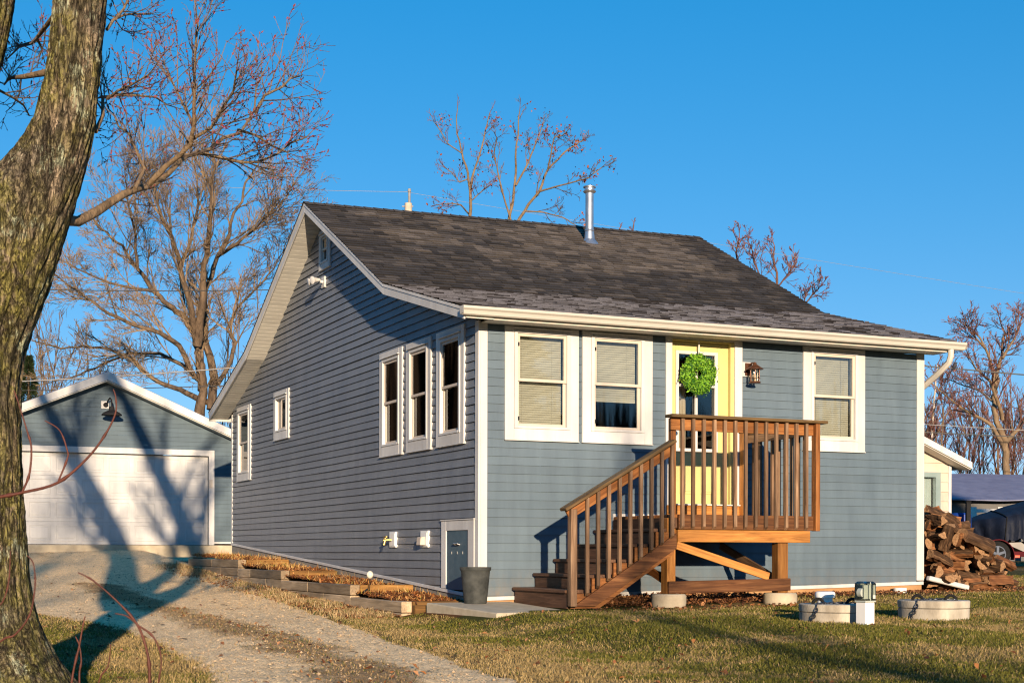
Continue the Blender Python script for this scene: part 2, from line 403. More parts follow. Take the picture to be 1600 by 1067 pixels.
    # glass
    for nm, gl, tint in (('window_glass', .03, (.92, .94, .93)), ('lantern_glass', .12, (1, .95, .85)), ('smoked_plastic', .10, (.90, .93, .90))):
        m = bpy.data.materials.new(nm); m.use_nodes = True; MATS[nm] = m; T = m.node_tree; T.nodes.clear()
        o = T.nodes.new('ShaderNodeOutputMaterial'); mx = T.nodes.new('ShaderNodeMixShader'); tr = T.nodes.new('ShaderNodeBsdfTransparent'); gs = T.nodes.new('ShaderNodeBsdfGlossy'); fr = T.nodes.new('ShaderNodeFresnel')
        tr.inputs[0].default_value = (*tint, 1); gs.inputs['Roughness'].default_value = .02 if nm == 'window_glass' else .12; fr.inputs[0].default_value = 1.5
        ad = T.nodes.new('ShaderNodeMath'); ad.operation = 'ADD'; ad.inputs[1].default_value = gl * .5; T.links.new(fr.outputs[0], ad.inputs[0])
        T.links.new(ad.outputs[0], mx.inputs[0]); T.links.new(tr.outputs[0], mx.inputs[1]); T.links.new(gs.outputs[0], mx.inputs[2]); T.links.new(mx.outputs[0], o.inputs[0])
build_materials()
M = MATS

# ------------------------------------------------------------------ camera, light
cam = bpy.data.cameras.new('camera'); co = bpy.data.objects.new('camera', cam); COL.objects.link(co)
co.location = (0, 0, EYE)
co.matrix_world = Matrix.Translation((0, 0, EYE)) @ Matrix.Rotation(-ROLL, 4, 'Y') @ Matrix.Rotation(radians(90), 4, 'X')
cam.sensor_width = 36; cam.lens = 36 * F / 1600; cam.shift_y = (CY - 533.5) / 1600; cam.clip_end = 3000; cam.clip_start = .05
cam.dof.use_dof = True; cam.dof.focus_distance = 18.5; cam.dof.aperture_fstop = 15
SC.camera = co
ld = Vector((-sin(SUN_AZ) * cos(SUN_EL), cos(SUN_AZ) * cos(SUN_EL), -sin(SUN_EL)))
sun = bpy.data.lights.new('sun', 'SUN'); sun.energy = 5.0; sun.angle = radians(.55); sun.color = (1., .78, .545)
so = bpy.data.objects.new('sun', sun); COL.objects.link(so); so.rotation_euler = ld.to_track_quat('-Z', 'Y').to_euler(); so.location = (5, -20, 12)
w = bpy.data.worlds.new('World'); SC.world = w; w.use_nodes = True; T = w.node_tree; T.nodes.clear()
sky = T.nodes.new('ShaderNodeTexSky'); sky.sky_type = 'NISHITA'; sky.sun_disc = False; sky.sun_elevation = SUN_EL + radians(4); sky.sun_rotation = pi - SUN_AZ; sky.air_density = 1.15; sky.dust_density = .35; sky.ozone_density = 2.2
sky.air_density = 1.; sky.dust_density = 0.; sky.ozone_density = 3.; sky.sun_elevation = SUN_EL
L_ = T.links.new; tc = T.nodes.new('ShaderNodeTexCoord'); va = T.nodes.new('ShaderNodeVectorMath'); va.operation = 'ADD'; va.inputs[1].default_value = (0, 0, .072); vn = T.nodes.new('ShaderNodeVectorMath'); vn.operation = 'NORMALIZE'
L_(tc.outputs['Generated'], va.inputs[0]); L_(va.outputs[0], vn.inputs[0]); L_(vn.outputs[0], sky.inputs['Vector'])
v1 = T.nodes.new('ShaderNodeVectorMath'); v1.operation = 'MULTIPLY'; v1.inputs[1].default_value = (.27,) * 3
gm = T.nodes.new('ShaderNodeGamma'); gm.inputs[1].default_value = .62
hs = T.nodes.new('ShaderNodeHueSaturation'); hs.inputs['Saturation'].default_value = 1.75; hs.inputs['Hue'].default_value = .4995
v2 = T.nodes.new('ShaderNodeVectorMath'); v2.operation = 'MULTIPLY'; v2.inputs[1].default_value = (4.4, 3.5, 3.82)
bg = T.nodes.new('ShaderNodeBackground'); bg.inputs[1].default_value = .115; wo = T.nodes.new('ShaderNodeOutputWorld')
L_(sky.outputs[0], v1.inputs[0]); L_(v1.outputs[0], gm.inputs[0]); L_(gm.outputs[0], hs.inputs['Color']); L_(hs.outputs[0], v2.inputs[0]); L_(v2.outputs[0], bg.inputs[0]); L_(bg.outputs[0], wo.inputs[0])
SC.view_settings.view_transform = 'Standard'; SC.view_settings.look = 'None'; SC.view_settings.gamma = 1; SC.view_settings.exposure = .74; SC.cycles.filter_width = 1.15
SC.cycles.max_bounces = 6; SC.cycles.transparent_max_bounces = 16; SC.cycles.use_denoising = True

# ================================================================== THE HOUSE
ZG = -.56
house = hthing('house', 'single storey slate blue clapboard house with dark shingled roof and white trim', 'house', 0, 0, ZG)
def part(name, mb, mats, parent, **kw): return mb.build(name, mats, parent, **kw)
fm = lambda a, d, z: (a, -d, z)             # front wall: along, outward, up
lm = lambda a, d, z: (-d, a, z)             # side wall

def clip(poly, ax, val, ge):
    out = []
    for i, p in enumerate(poly):
        q = poly[(i + 1) % len(poly)]; ip = (p[ax] >= val - 1e-9) if ge else (p[ax] <= val + 1e-9); iq = (q[ax] >= val - 1e-9) if ge else (q[ax] <= val + 1e-9)
        if ip: out.append(p)
        if ip != iq:
            t = (val - p[ax]) / (q[ax] - p[ax]); out.append((p[0] + t * (q[0] - p[0]), p[1] + t * (q[1] - p[1])))
    return out
def regions(breaks, bot, top, holes):
    R = []; br = sorted(set(round(b, 4) for b in breaks))
    for a0, a1 in zip(br[:-1], br[1:]):
        if a1 - a0 < .004: continue
        am = (a0 + a1) / 2; hs = sorted((h[2], h[3]) for h in holes if h[0] < am < h[1])
        lo = (bot(a0), bot(a1))
        for h0, h1 in hs:
            R.append([(a0, lo[0]), (a1, lo[1]), (a1, h0), (a0, h0)]); lo = (h1, h1)
        if top(a0) > lo[0] + .002 or top(a1) > lo[1] + .002: R.append([(a0, lo[0]), (a1, lo[1]), (a1, max(top(a1), lo[1])), (a0, max(top(a0), lo[0]))])
    return R
def siding(mb, R, mp, z0, e, lip, wob=0., seed=0):
    for r in R:
        zs = [p[1] for p in r]
        for k in range(int(math.floor((min(zs) - z0) / e)), int(math.ceil((max(zs) - z0) / e))):
            zk = z0 + k * e; q = clip(clip(r, 1, zk, True), 1, zk + e, False)
            if len(q) < 3: continue
            def ww(a, kk): return (vnoise(a * .9, kk * 3.7, seed) - .5) * wob if wob else 0.
            def pos(p, d=None):
                f = (p[1] - zk) / e; wz = ww(p[0], k) * (1 - f) + ww(p[0], k + 1) * f
                wd = float(vnoise(p[0] * .7, k * 5.1, seed + 9) - .5) * wob * .9
                return mp(p[0], (.003 + lip * (1 - f) + wd) if d is None else d + wd, p[1] + wz)
            tt = float(vnoise(k * 7.7, round(r[0][0] * .2) * 1.3, seed + 4))
            mb.poly([pos(p) for p in q], t=tt)
            aj = float(vnoise(k * 13.7, 3.1, seed + 21)) * 3.66 - 3.66
            if wob > .003:
                while aj < 14:
                    ins = clip(clip(q, 0, aj, True), 0, aj + .0035, False)
                    if len(ins) >= 4 and max(p[1] for p in ins) - min(p[1] for p in ins) > .08: mb.poly([pos(p) if False else tuple(Vector(pos(p)) + Vector(mp(0, .0012, 0))) for p in ins], 1)
                    aj += 3.66
            xs = [p[0] for p in q if abs(p[1] - zk) < 1e-6]
            if len(xs) >= 2 and max(xs) - min(xs) > .002:
                a0, a1 = min(xs), max(xs)
                mb.poly([pos((a0, zk), .003 + lip), pos((a1, zk), .003 + lip), pos((a1, zk + .004), -.002), pos((a0, zk + .004), -.002)], t=tt)

# --- roof profile, measured at both verges
XL, XR = -.36, 6.63
PL = [(-.42, 2.775), (2.37, 3.49), (6.0, 5.30), (9.63, 3.49), (12.42, 2.66)]
PR = [(-.42, 2.80), (2.50, 3.59), (6.06, 5.40), (9.63, 3.58), (12.42, 2.72)]
def lerp(a, b, t): return a + (b - a) * t
def prof(x):
    t = (x - XL) / (XR - XL); return [(lerp(p[0], q[0], t), lerp(p[1], q[1], t)) for p, q in zip(PL, PR)]
def roofz(x, y):
    p = prof(x)
    for a, b in zip(p[:-1], p[1:]):
        if a[0] <= y <= b[0]: return lerp(a[1], b[1], (y - a[0]) / (b[0] - a[0]))
    return p[0][1] if y < p[0][0] else p[-1][1]

# --- windows
def window(parent, mp, a0, a1, z0, z1, blind='down', tall=.13, slider=False, catch=True, small=False, top_gap=.10):
    """casing, inner lip, beige sashes, panes and what hangs behind them."""
    cw = .115 if not small else .085
    bt = tall
    i0, i1, j0, j1 = a0 + cw, a1 - cw, z0 + bt, z1 - top_gap           # inner lip outline
    s0, s1, t0, t1 = i0 + .045, i1 - .045, j0 + .03, j1 - .035         # sash outline = hole
    W = MB()
    W.box(a0, i0, -.02, .034, z0, z1, mp=mp); W.box(i1, a1, -.02, .034, z0, z1, mp=mp)
    W.box(i0, i1, -.02, .036, z0, j0, mp=mp); W.box(i0, i1, -.02, .036, j1, z1, mp=mp)
    W.box(i0 + .001, s0, -.10, .044, j0, j1, mp=mp); W.box(s1, i1 - .001, -.10, .044, j0, j1, mp=mp)
    W.box(s0, s1, -.10, .046, j0 + .001, t0, mp=mp); W.box(s0, s1, -.10, .044, t1, j1 - .001, mp=mp)
    W.box(a0 - .006, a1 + .006, -.02, .046, z0 - .012, z0 - .001, mp=mp); W.box(i0 - .02, i1 + .02, .0365, .062, j1 + .012, j1 + .028, mp=mp)
    wo = part('window', W, M['white_trim'], parent, bevel=.003)
    S = MB(); fw = .034; mid = (t0 + t1) / 2
    if slider:
        am = (s0 + s1) / 2
        for b0, b1, d in ((s0, am + .02, .024), (am - .02, s1, .0)):
            S.box(b0, b0 + fw, d - .02, d, t0, t1, mp=mp); S.box(b1 - fw, b1, d - .02, d, t0, t1, mp=mp)
            S.box(b0 + fw, b1 - fw, d - .02, d, t0, t0 + fw, mp=mp); S.box(b0 + fw, b1 - fw, d - .02, d, t1 - fw, t1, mp=mp)
            p = MB(); p.box(b0 + fw, b1 - fw, d - .012, d - .008, t0 + fw, t1 - fw, mp=mp); part('pane', p, M['window_glass'], wo)
    else:
        for b0, b1, d in ((mid - .018, t1, .024), (t0, mid + .018, .0)):
            S.box(s0, s0 + fw, d - .022, d, b0, b1, mp=mp); S.box(s1 - fw, s1, d - .022, d, b0, b1, mp=mp)
            S.box(s0 + fw, s1 - fw, d - .022, d, b0, b0 + fw, mp=mp); S.box(s0 + fw, s1 - fw, d - .022, d, b1 - fw, b1, mp=mp)
            p = MB(); p.box(s0 + fw, s1 - fw, d - .014, d - .010, b0 + fw, b1 - fw, mp=mp); part('pane', p, M['window_glass'], wo)
    part('sash', S, M['sash_beige'], wo, bevel=.002)
    if catch and not slider:
        for z in (t1 - .12, t0 + .10): K = MB(); K.box(s0 + .004, s0 + .02, .0, .040, z - .03, z + .012, mp=mp); part('catch', K, M['black_metal'], wo)
    if blind in ('down', 'half'):
        B = MB(); zb = t0 + .01 if blind == 'down' else mid - .17
        z = t1 - .03
        B.box(s0 + .015, s1 - .015, -.125, -.08, z, z + .03, mp=mp)
        while z > zb:
            h = .027; j = random.uniform(-.0015, .0015)
            B.hexa([mp(*q) for q in ((s0 + .02, -.088, z - h), (s1 - .02, -.088, z - h + j), (s1 - .02, -.085, z - h + j), (s0 + .02, -.085, z - h), (s0 + .02, -.100, z - .001), (s1 - .02, -.100, z - .001 + j), (s1 - .02, -.097, z + j), (s0 + .02, -.097, z))]); z -= .0275
        if blind == 'half': B.box(s0 + .02, s1 - .02, -.115, -.085, z - .03, z, mp=mp)
        for a in (lerp(s0, s1, .17), lerp(s0, s1, .78)): B.box(a - .002, a + .002, -.083, -.081, max(zb, z), t1, mp=mp)
        part('blind', B, M['blind_slat'], wo)
    elif blind == 'curtain':
        B = MB()
        def fold(a, b, f):
            n = 26
            for k in range(n):
                x0 = lerp(a, b, k / n); x1 = lerp(a, b, (k + 1) / n); d0 = -.05 - .03 * (k % 2); d1 = -.05 - .03 * ((k + 1) % 2)
                B.poly([mp(x0, d0, t0), mp(x1, d1, t0), mp(x1, d1, t1), mp(x0, d0, t1)])
        fold(lerp(s0, s1, .34), s1 + .02, 0); fold(s0 - .02, lerp(s0, s1, .08), 0)
        part('curtain', B, M['curtain_brown'], wo)
    return (s0, s1, t0, t1)

FH = []; LH = []                            # holes in the front and side walls
FH.append(window(house, fm, .309, 1.270, 1.332, 2.660, 'down', top_gap=.045))
FH.append(window(house, fm, 1.320, 2.278, 1.332, 2.660, 'half', top_gap=.045))
FH.append(window(house, fm, 4.489, 5.458, 1.332, 2.660, 'down', top_gap=.045))
for a0, a1 in ((.407, 1.318), (1.502, 2.406), (2.555, 3.464)): LH.append(window(house, lm, a0, a1, 1.31, 2.718, 'curtain'))
LH.append(window(house, lm, 10.548, 11.553, 1.322, 2.682, 'curtain'))
LH.append(window(house, lm, 8.025, 8.960, 1.904, 2.718, 'none', slider=True))
LH.append(window(house, lm, 5.76, 6.33, 4.34, 4.945, 'none', small=True, tall=.09, top_gap=.08))
for k in (3, 4):                            # pale blinds behind the small slider, curtain behind the gable light
    s0, s1, t0, t1 = LH[k + 0] if k == 4 else LH[4]
B = MB(); s0, s1, t0, t1 = LH[4]; B.box(s0, s1, -.16, -.14, t0, t1, mp=lm); part('blind', B, M['curtain'], house)
B = MB(); s0, s1, t0, t1 = LH[5]; B.box(s0, s1, -.10, -.09, t0, t1, mp=lm); part('louvre', B, M['shadow_wall'], house)

# --- walls
trimz = lambda x: -.507 + (x - .09) * (.143 / 6.216)     # the skirt follows the slope of the ground
ltrim = lambda y: -.492 + y * .0561
DX0, DX1, DZ1 = 2.555, 3.46, 2.640                        # door opening
fbreaks = [.088, 6.312] + [i * .45 for i in range(1, 14)] + [h[i] for h in FH for i in (0, 1)] + [DX0, DX1]
R = regions(fbreaks, trimz, lambda a: 2.664, FH + [(DX0, DX1, .60, DZ1)])
mb = MB(); siding(mb, R, fm, .9295 - 20 * .1016, .1016, .0115, .0015, 1)
part('front_wall', mb, [M['siding_paint'], M['shadow_wall']], house, normals=False)
ltop = lambda y: roofz(XL, y) - .115
lbreaks = [.082, 11.95, 2.37, 6.0, 9.63] + [i * .4 for i in range(1, 30)] + [h[i] for h in LH for i in (0, 1)] + [.262, .975]
R = regions(lbreaks, ltrim, ltop, LH + [(.262, .975, -.46, .275)])
mb = MB(); siding(mb, R, lm, .928 - 20 * .1016, .1016, .017, .007, 2)
part('side_wall', mb, [M['vinyl_siding'], M['shadow_wall']], house, normals=False)
mb = MB()
mb.box(6.395, 6.41, .02, 11.9, -.5, 2.66); mb.box(.0, 6.41, 11.99, 12.01, -.3, 2.92)
for x in (6.39,):
    mb.prism([(0, 2.6), (12, 2.55), (9.63, 3.4), (6.03, 5.2), (2.45, 3.4)], lambda a, b: (6.395, a, b), lambda a, b: (6.41, a, b))
mb.box(.05, 6.38, .06, 11.9, .55, .60)                    # floor inside
mb.box(.05, 6.38, .06, 11.9, 2.85, 2.88)                  # ceiling inside
part('rear_wall', mb, M['interior_dark'], house)
# corner boards, skirt, foundation
for nm, q in (('corner_board', [(0., .088, -.026, .0, -.49, 2.664), (-.026, -.001, -.026, .08, -.49, 2.70)]), ('corner_board', [(6.312, 6.41, -.026, .0, -.35, 2.664), (6.411, 6.432, -.026, .08, -.35, 2.664)]), ('corner_board', [(-.022, 0., 11.95, 12.03, .18, 2.6)])):
    mb = MB()
    for b in q: mb.box(*b)
    part(nm, mb, M['white_trim'], house, bevel=.003)
mb = MB()
mb.hexa([(-.005, -.034, trimz(0) - .045), (6.42, -.034, trimz(6.41) - .045), (6.42, -.0005, trimz(6.41) - .045), (-.005, -.0005, trimz(0) - .045), (-.005, -.034, trimz(0)), (6.42, -.034, trimz(6.41)), (6.42, -.0005, trimz(6.41)), (-.005, -.0005, trimz(0))])
mb.hexa([(-.032, 0., ltrim(0) - .04), (-.0005, 0, ltrim(0) - .04), (-.0005, 12.01, ltrim(12) - .04), (-.032, 12.01, ltrim(12) - .04), (-.032, 0, ltrim(0)), (-.0005, 0, ltrim(0)), (-.0005, 12.01, ltrim(12)), (-.032, 12.01, ltrim(12))])
part('skirt_trim', mb, M['white_trim'], house, bevel=.003)
mb = MB(); mb.hexa([(.01, -.012, -.95), (6.40, -.012, -.8), (6.40, .05, -.8), (.01, .05, -.95), (.01, -.012, trimz(0) - .046), (6.40, -.012, trimz(6.41) - .046), (6.40, .05, trimz(6.41) - .046), (.01, .05, trimz(0) - .046)])
part('foundation', mb, M['foundation_wood'], house)
mb = MB(); mb.hexa([(-.012, .02, -.95), (.05, .02, -.95), (.05, 11.99, -.5), (-.012, 11.99, -.5), (-.012, .02, ltrim(0) - .042), (.05, .02, ltrim(0) - .042), (.05, 11.99, ltrim(12) - .042), (-.012, 11.99, ltrim(12) - .042)])
part('foundation', mb, M['foundation_concrete'], house)

# --- roof: courses of tabs
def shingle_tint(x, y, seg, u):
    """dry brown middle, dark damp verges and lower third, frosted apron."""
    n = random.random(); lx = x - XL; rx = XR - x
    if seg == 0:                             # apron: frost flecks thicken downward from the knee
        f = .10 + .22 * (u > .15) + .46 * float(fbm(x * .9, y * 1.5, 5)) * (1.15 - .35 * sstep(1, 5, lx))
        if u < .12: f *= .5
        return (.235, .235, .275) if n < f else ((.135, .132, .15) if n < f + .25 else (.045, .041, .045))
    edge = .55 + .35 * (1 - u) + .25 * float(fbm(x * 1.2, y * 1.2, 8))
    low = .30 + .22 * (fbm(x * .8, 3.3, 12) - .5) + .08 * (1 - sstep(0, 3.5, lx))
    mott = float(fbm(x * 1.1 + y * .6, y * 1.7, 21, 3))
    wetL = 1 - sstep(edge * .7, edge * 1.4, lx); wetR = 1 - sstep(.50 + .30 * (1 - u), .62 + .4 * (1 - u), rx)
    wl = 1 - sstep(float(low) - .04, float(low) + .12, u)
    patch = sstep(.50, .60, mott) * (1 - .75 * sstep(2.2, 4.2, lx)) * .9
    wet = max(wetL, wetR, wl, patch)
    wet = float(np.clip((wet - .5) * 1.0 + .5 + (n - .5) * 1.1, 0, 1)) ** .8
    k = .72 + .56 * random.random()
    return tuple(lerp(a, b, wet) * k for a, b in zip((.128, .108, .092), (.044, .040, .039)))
sv = []; sf = []; sc = []
def squad(a, b, c, d, col):
    i = len(sv); sv.extend((a, b, c, d)); sf.append((i, i + 1, i + 2, i + 3)); sc.extend([col] * 4)
def rp(x, s, u, lift):
    p = prof(x); a, b = p[s], p[s + 1]
    y = lerp(a[0], b[0], u); z = lerp(a[1], b[1], u); L = hypot(b[0] - a[0], b[1] - a[1]); nx, nz = -(b[1] - a[1]) / L, (b[0] - a[0]) / L
    return (x, y + nx * lift, z + nz * lift)
for s, n in ((0, 22), (1, 33), (2, 33), (3, 22)):
    flip = s >= 2
    for k in range(n):
        xs = [XL - .015]
        o = random.uniform(.1, .33); x = XL + o
        while x < XR - .06: xs.append(x); x += random.choice((.12, .15, .19, .24)) * random.uniform(.9, 1.1)
        xs.append(XR + .012)
        for x0, x1 in zip(xs[:-1], xs[1:]):
            u0, u1 = k / n, (k + 1) / n
            if flip: u0, u1 = u1, u0
            lift = .012 + random.choice((0, 0, .005, .008)); e = random.uniform(-.006, .006) / n * 8
            ub = u0 + (0 if k == 0 or flip else e)
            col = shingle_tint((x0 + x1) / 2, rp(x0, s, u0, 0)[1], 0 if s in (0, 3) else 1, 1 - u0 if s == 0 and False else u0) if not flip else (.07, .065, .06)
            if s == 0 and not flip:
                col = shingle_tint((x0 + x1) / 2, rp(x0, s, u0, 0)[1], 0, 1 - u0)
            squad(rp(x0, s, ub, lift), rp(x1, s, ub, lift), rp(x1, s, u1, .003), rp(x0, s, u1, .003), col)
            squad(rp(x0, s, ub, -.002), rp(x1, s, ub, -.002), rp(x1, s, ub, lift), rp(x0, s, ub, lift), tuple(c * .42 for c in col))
# ridge caps
x = XL - .015
while x < XR:
    x1 = min(x + .16, XR + .012); p0 = prof(x)[2]; p1 = prof(x1)[2]; k = random.uniform(.8, 1.2); col = (.06 * k, .054 * k, .05 * k)
    for sg in (-1, 1):
        squad((x, p0[0], p0[1] + .026), (x1, p1[0], p1[1] + .018), (x1, p1[0] + sg * .13, p1[1] - .065 + .018), (x, p0[0] + sg * .13, p0[1] - .065 + .026), col)
    x = x1
hv = np.array(sv); wv = C0[None, :] + hv[:, :1] * U + hv[:, 1:2] * V + np.stack([0 * hv[:, 0], 0 * hv[:, 0], hv[:, 2]], 1)
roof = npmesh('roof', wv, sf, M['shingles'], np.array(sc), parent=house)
# deck boards under the shingles, soffit, barge boards
mb = MB()
for (a, b), (c, d) in zip(zip(PL[:-1], PL[1:]), zip(PR[:-1], PR[1:])):
    mb.hexa([(XL, a[0], a[1] - .03), (XR, c[0], c[1] - .03), (XR, d[0], d[1] - .03), (XL, b[0], b[1] - .03), (XL, a[0], a[1] - .004), (XR, c[0], c[1] - .004), (XR, d[0], d[1] - .004), (XL, b[0], b[1] - .004)])
part('roof_deck', mb, M['interior_dark'], house)
mb = MB()
for s in range(4):
    (y0, z0), (y1, z1) = PL[s], PL[s + 1]
    if s == 0: y0c = -.36
    L = hypot(y1 - y0, z1 - z0); n = int(L / .105); 
    for k in range(n):
        u0 = (k + .04) / n; u1 = (k + .96) / n
        for (q0, q1, dz) in ((u0, u1, 0), (u1, (k + 1.04) / n, .010)):
            q1 = min(q1, 1)
            a = (lerp(y0, y1, q0), lerp(z0, z1, q0) - .125 + dz); b = (lerp(y0, y1, q1), lerp(z0, z1, q1) - .125 + dz)
            mb.hexa([(XL + .02, a[0], a[1]), (.0, a[0], a[1]), (.0, b[0], b[1]), (XL + .02, b[0], b[1]), (XL + .02, a[0], a[1] + .01), (.0, a[0], a[1] + .01), (.0, b[0], b[1] + .01), (XL + .02, b[0], b[1] + .01)])
part('soffit', mb, M['soffit_vinyl'], house)
mb = MB(); mb.box(0.001, 6.6, -.36, -.0, 2.665, 2.675); part('soffit', mb, M['soffit_vinyl'], house)
def vx(PP, off):                             # profile lowered by off
    return [(y, z - off) for y, z in PP]
for s0_, s1_ in ((0, 2), (2, 4)):
    for xx, PP in ((XL, PL), (XR - .02, PR)):
        mb = MB()
        for s in range(s0_, s1_):
            a, b = PP[s], PP[s + 1]
            if s == 0: a = (-.385, PP[0][1] + .035 * .26)
            mb.hexa([(xx, a[0], a[1] - .145), (xx + .02, a[0], a[1] - .145), (xx + .02, b[0], b[1] - .145), (xx, b[0], b[1] - .145), (xx, a[0], a[1] - .012), (xx + .02, a[0], a[1] - .012), (xx + .02, b[0], b[1] - .012), (xx, b[0], b[1] - .012)])
            mb.hexa([(xx - .008, a[0], a[1] - .045), (xx - .0005, a[0], a[1] - .045), (xx - .0005, b[0], b[1] - .045), (xx - .008, b[0], b[1] - .045), (xx - .008, a[0], a[1] - .008), (xx - .0005, a[0], a[1] - .008), (xx - .0005, b[0], b[1] - .008), (xx - .008, b[0], b[1] - .008)])
        part('barge_board', mb, M['white_trim'], house, bevel=.002)
# eaves
mb = MB(); mb.box(XL + .021, XR - .021, -.385, -.361, 2.652, 2.775); part('fascia', mb, M['gutter_metal'], house, bevel=.002)
mb = MB(); mb.box(XL, XR, 12.40, 12.42, 2.5, 2.66); part('fascia', mb, M['white_trim'], house)
gp = [(-.386, 2.776), (-.386, 2.682), (-.452, 2.678), (-.468, 2.690), (-.474, 2.712), (-.482, 2.730), (-.498, 2.742), (-.504, 2.750), (-.504, 2.776), (-.496, 2.776), (-.490, 2.760), (-.392, 2.756)]
mb = MB(); mb.prism(gp, lambda a, b: (-.405, a, b), lambda a, b: (6.735, a, b))
mb.box(-.409, -.4055, -.506, -.386, 2.69, 2.779); mb.box(6.7355, 6.739, -.506, -.386, 2.69, 2.779)
gut = part('gutter', mb, M['gutter_metal'], house, bevel=.002)
dpts = [(6.53, -.43, 2.685), (6.53, -.43, 2.60), (6.525, -.40, 2.52), (6.50, -.20, 2.38), (6.465, .12, 2.20), (6.455, .28, 2.08), (6.455, .30, -.30)]
mb = MB(); mb.tube(dpts, [.040, .040, .042, .042, .042, .040, .040], 8); part('downspout', mb, M['gutter_metal'], house, smooth=.6)

# --- door
mb = MB()
mb.box(2.468, 2.555, -.02, .034, .44, 2.663, mp=fm); mb.box(3.46, 3.568, -.02, .034, .44, 2.663, mp=fm); mb.box(2.5555, 3.4595, -.02, .030, 2.645, 2.663, mp=fm)
part('door_casing', mb, M['white_trim'], house, bevel=.003)
mb = MB()
mb.box(3.405, 3.4595, -.10, .012, .60, 2.640, mp=fm); mb.box(2.5555, 2.562, -.10, .012, .60, 2.640, mp=fm); mb.box(2.562, 3.405, -.10, .012, 2.628, 2.640, mp=fm)
G0, G1, H0, H1 = 2.645, 3.250, 1.262, 2.512
d0, d1 = -.085, -.045
mb.box(2.562, G0, d0, d1, .615, 2.628, mp=fm); mb.box(G1, 3.405, d0, d1, .615, 2.628, mp=fm); mb.box(G0, G1, d0, d1, H1, 2.628, mp=fm); mb.box(G0, G1, d0, d1, .615, H0, mp=fm)
for x0, x1 in ((2.70, 2.90), (3.0, 3.20)):   # raised lower panels
    mb.box(x0, x1, d1, d1 + .008, .74, 1.13, mp=fm); mb.box(x0 + .03, x1 - .03, d1 + .0085, d1 + .014, .77, 1.10, mp=fm)
door = part('door', mb, M['yellow_door'], house, bevel=.003)
mb = MB(); e = .042
mb.box(G0, G0 + e, d1 - .02, d1 + .014, H0, H1, mp=fm); mb.box(G1 - e, G1, d1 - .02, d1 + .014, H0, H1, mp=fm); mb.box(G0 + e, G1 - e, d1 - .02, d1 + .014, H0, H0 + e, mp=fm); mb.box(G0 + e, G1 - e, d1 - .02, d1 + .014, H1 - e, H1, mp=fm)
mb.box(2.925, 2.957, d1 - .018, d1 + .012, H0 + e, H1 - e, mp=fm)
for z in (2.085, 1.675):
    mb.box(G0 + e, 2.925, d1 - .018, d1 + .010, z - .016, z + .016, mp=fm); mb.box(2.957, G1 - e, d1 - .018, d1 + .010, z - .016, z + .016, mp=fm)
part('glazing_bars', mb, M['white_trim'], door, bevel=.003)
mb = MB(); mb.box(G0 + .01, G1 - .01, d1 - .03, d1 - .026, H0 + .01, H1 - .01, mp=fm); part('pane', mb, M['window_glass'], door)
mb = MB()
for k in range(9): mb.poly([fm(2.72 + k * .022, -.24 - .02 * (k % 2), 1.0), fm(2.742 + k * .022, -.24 - .02 * ((k + 1) % 2), 1.0), fm(2.742 + k * .022, -.24 - .02 * ((k + 1) % 2), 2.3), fm(2.72 + k * .022, -.24 - .02 * (k % 2), 2.3)])
part('curtain', mb, M['curtain'], door)
mb = MB(); mb.tube([(2.605, -d1 - .0, 1.479), (2.605, -d1 - .05, 1.479)], [.014, .012], 10)
mb.tube([(2.605, -.0, 1.479), (2.605, -.015, 1.479), (2.605, -.03, 1.479), (2.605, -.045, 1.479)], [.012, .026, .03, .018], 14); part('handle', mb, M['chrome'], door, smooth=.8)
mb = MB(); mb.box(2.47, 3.56, -.02, .040, .448, .596, mp=fm); part('door_step', mb, M['new_lumber'], house, bevel=.004)
mb = MB(); mb.box(2.50, 3.52, -.02, .070, .5965, .613, mp=fm); part('sill', mb, M['white_worn'], house, bevel=.003)
mb = MB(); mb.box(1.74, 1.80, -.0, .030, .16, .478, mp=fm); mb.box(1.80, 2.46, 0., .030, .42, .478, mp=fm); mb.box(1.80, 2.46, -.0, .014, .16, .42, mp=fm, mi=1); part('crawl_hatch', mb, [M['white_trim'], M['hatch_blue']], house)

# --- wall lantern
mb = MB(); mb.box(3.5685, 3.752, .0, .030, 2.225, 2.408, mp=fm); part('lamp_block', mb, M['white_trim'], house, bevel=.003)
mb = MB(); mb.box(3.605, 3.70, .031, .050, 2.24, 2.395, mp=fm)
lx, ly = 3.665, -.165
mb.tube([(3.652, -.05, 2.36), (3.655, -.10, 2.385), (lx, ly, 2.385), (lx, ly, 2.37)], [.012, .012, .012, .012], 8)
mb.lathe((lx, ly, 2.13), [(.0, .262), (.018, .260), (.022, .240), (.030, .232), (.105, .180), (.108, .172), (.062, .168)], 20)
mb.lathe((lx, ly, 2.13), [(.070, .0), (.075, .012), (.062, .022), (.0, .024)], 20)
for k in range(6):
    a = k * pi / 3; mb.tube([(lx + .058 * cos(a), ly + .058 * sin(a), 2.15), (lx + .064 * cos(a), ly + .064 * sin(a), 2.30)], .0045, 5)
for z in (2.19,): mb.tube([(lx + .067 * cos(k * pi / 10), ly + .067 * sin(k * pi / 10), z) for k in range(20)], .004, 5, closed=True)
lan = part('wall_lantern', mb, M['lamp_bronze'], house, smooth=.6)
mb = MB(); mb.lathe((lx, ly, 2.15), [(.050, 0), (.055, .15)], 20); part('lantern_glass', mb, M['lantern_glass'], lan, smooth=.6)
mb = MB(); mb.lathe((lx, ly, 2.15), [(.018, 0), (.018, .05), (.012, .055), (.010, .11), (.0, .115)], 12); part('bulb', mb, M['lamp_globe'], lan, smooth=.8)

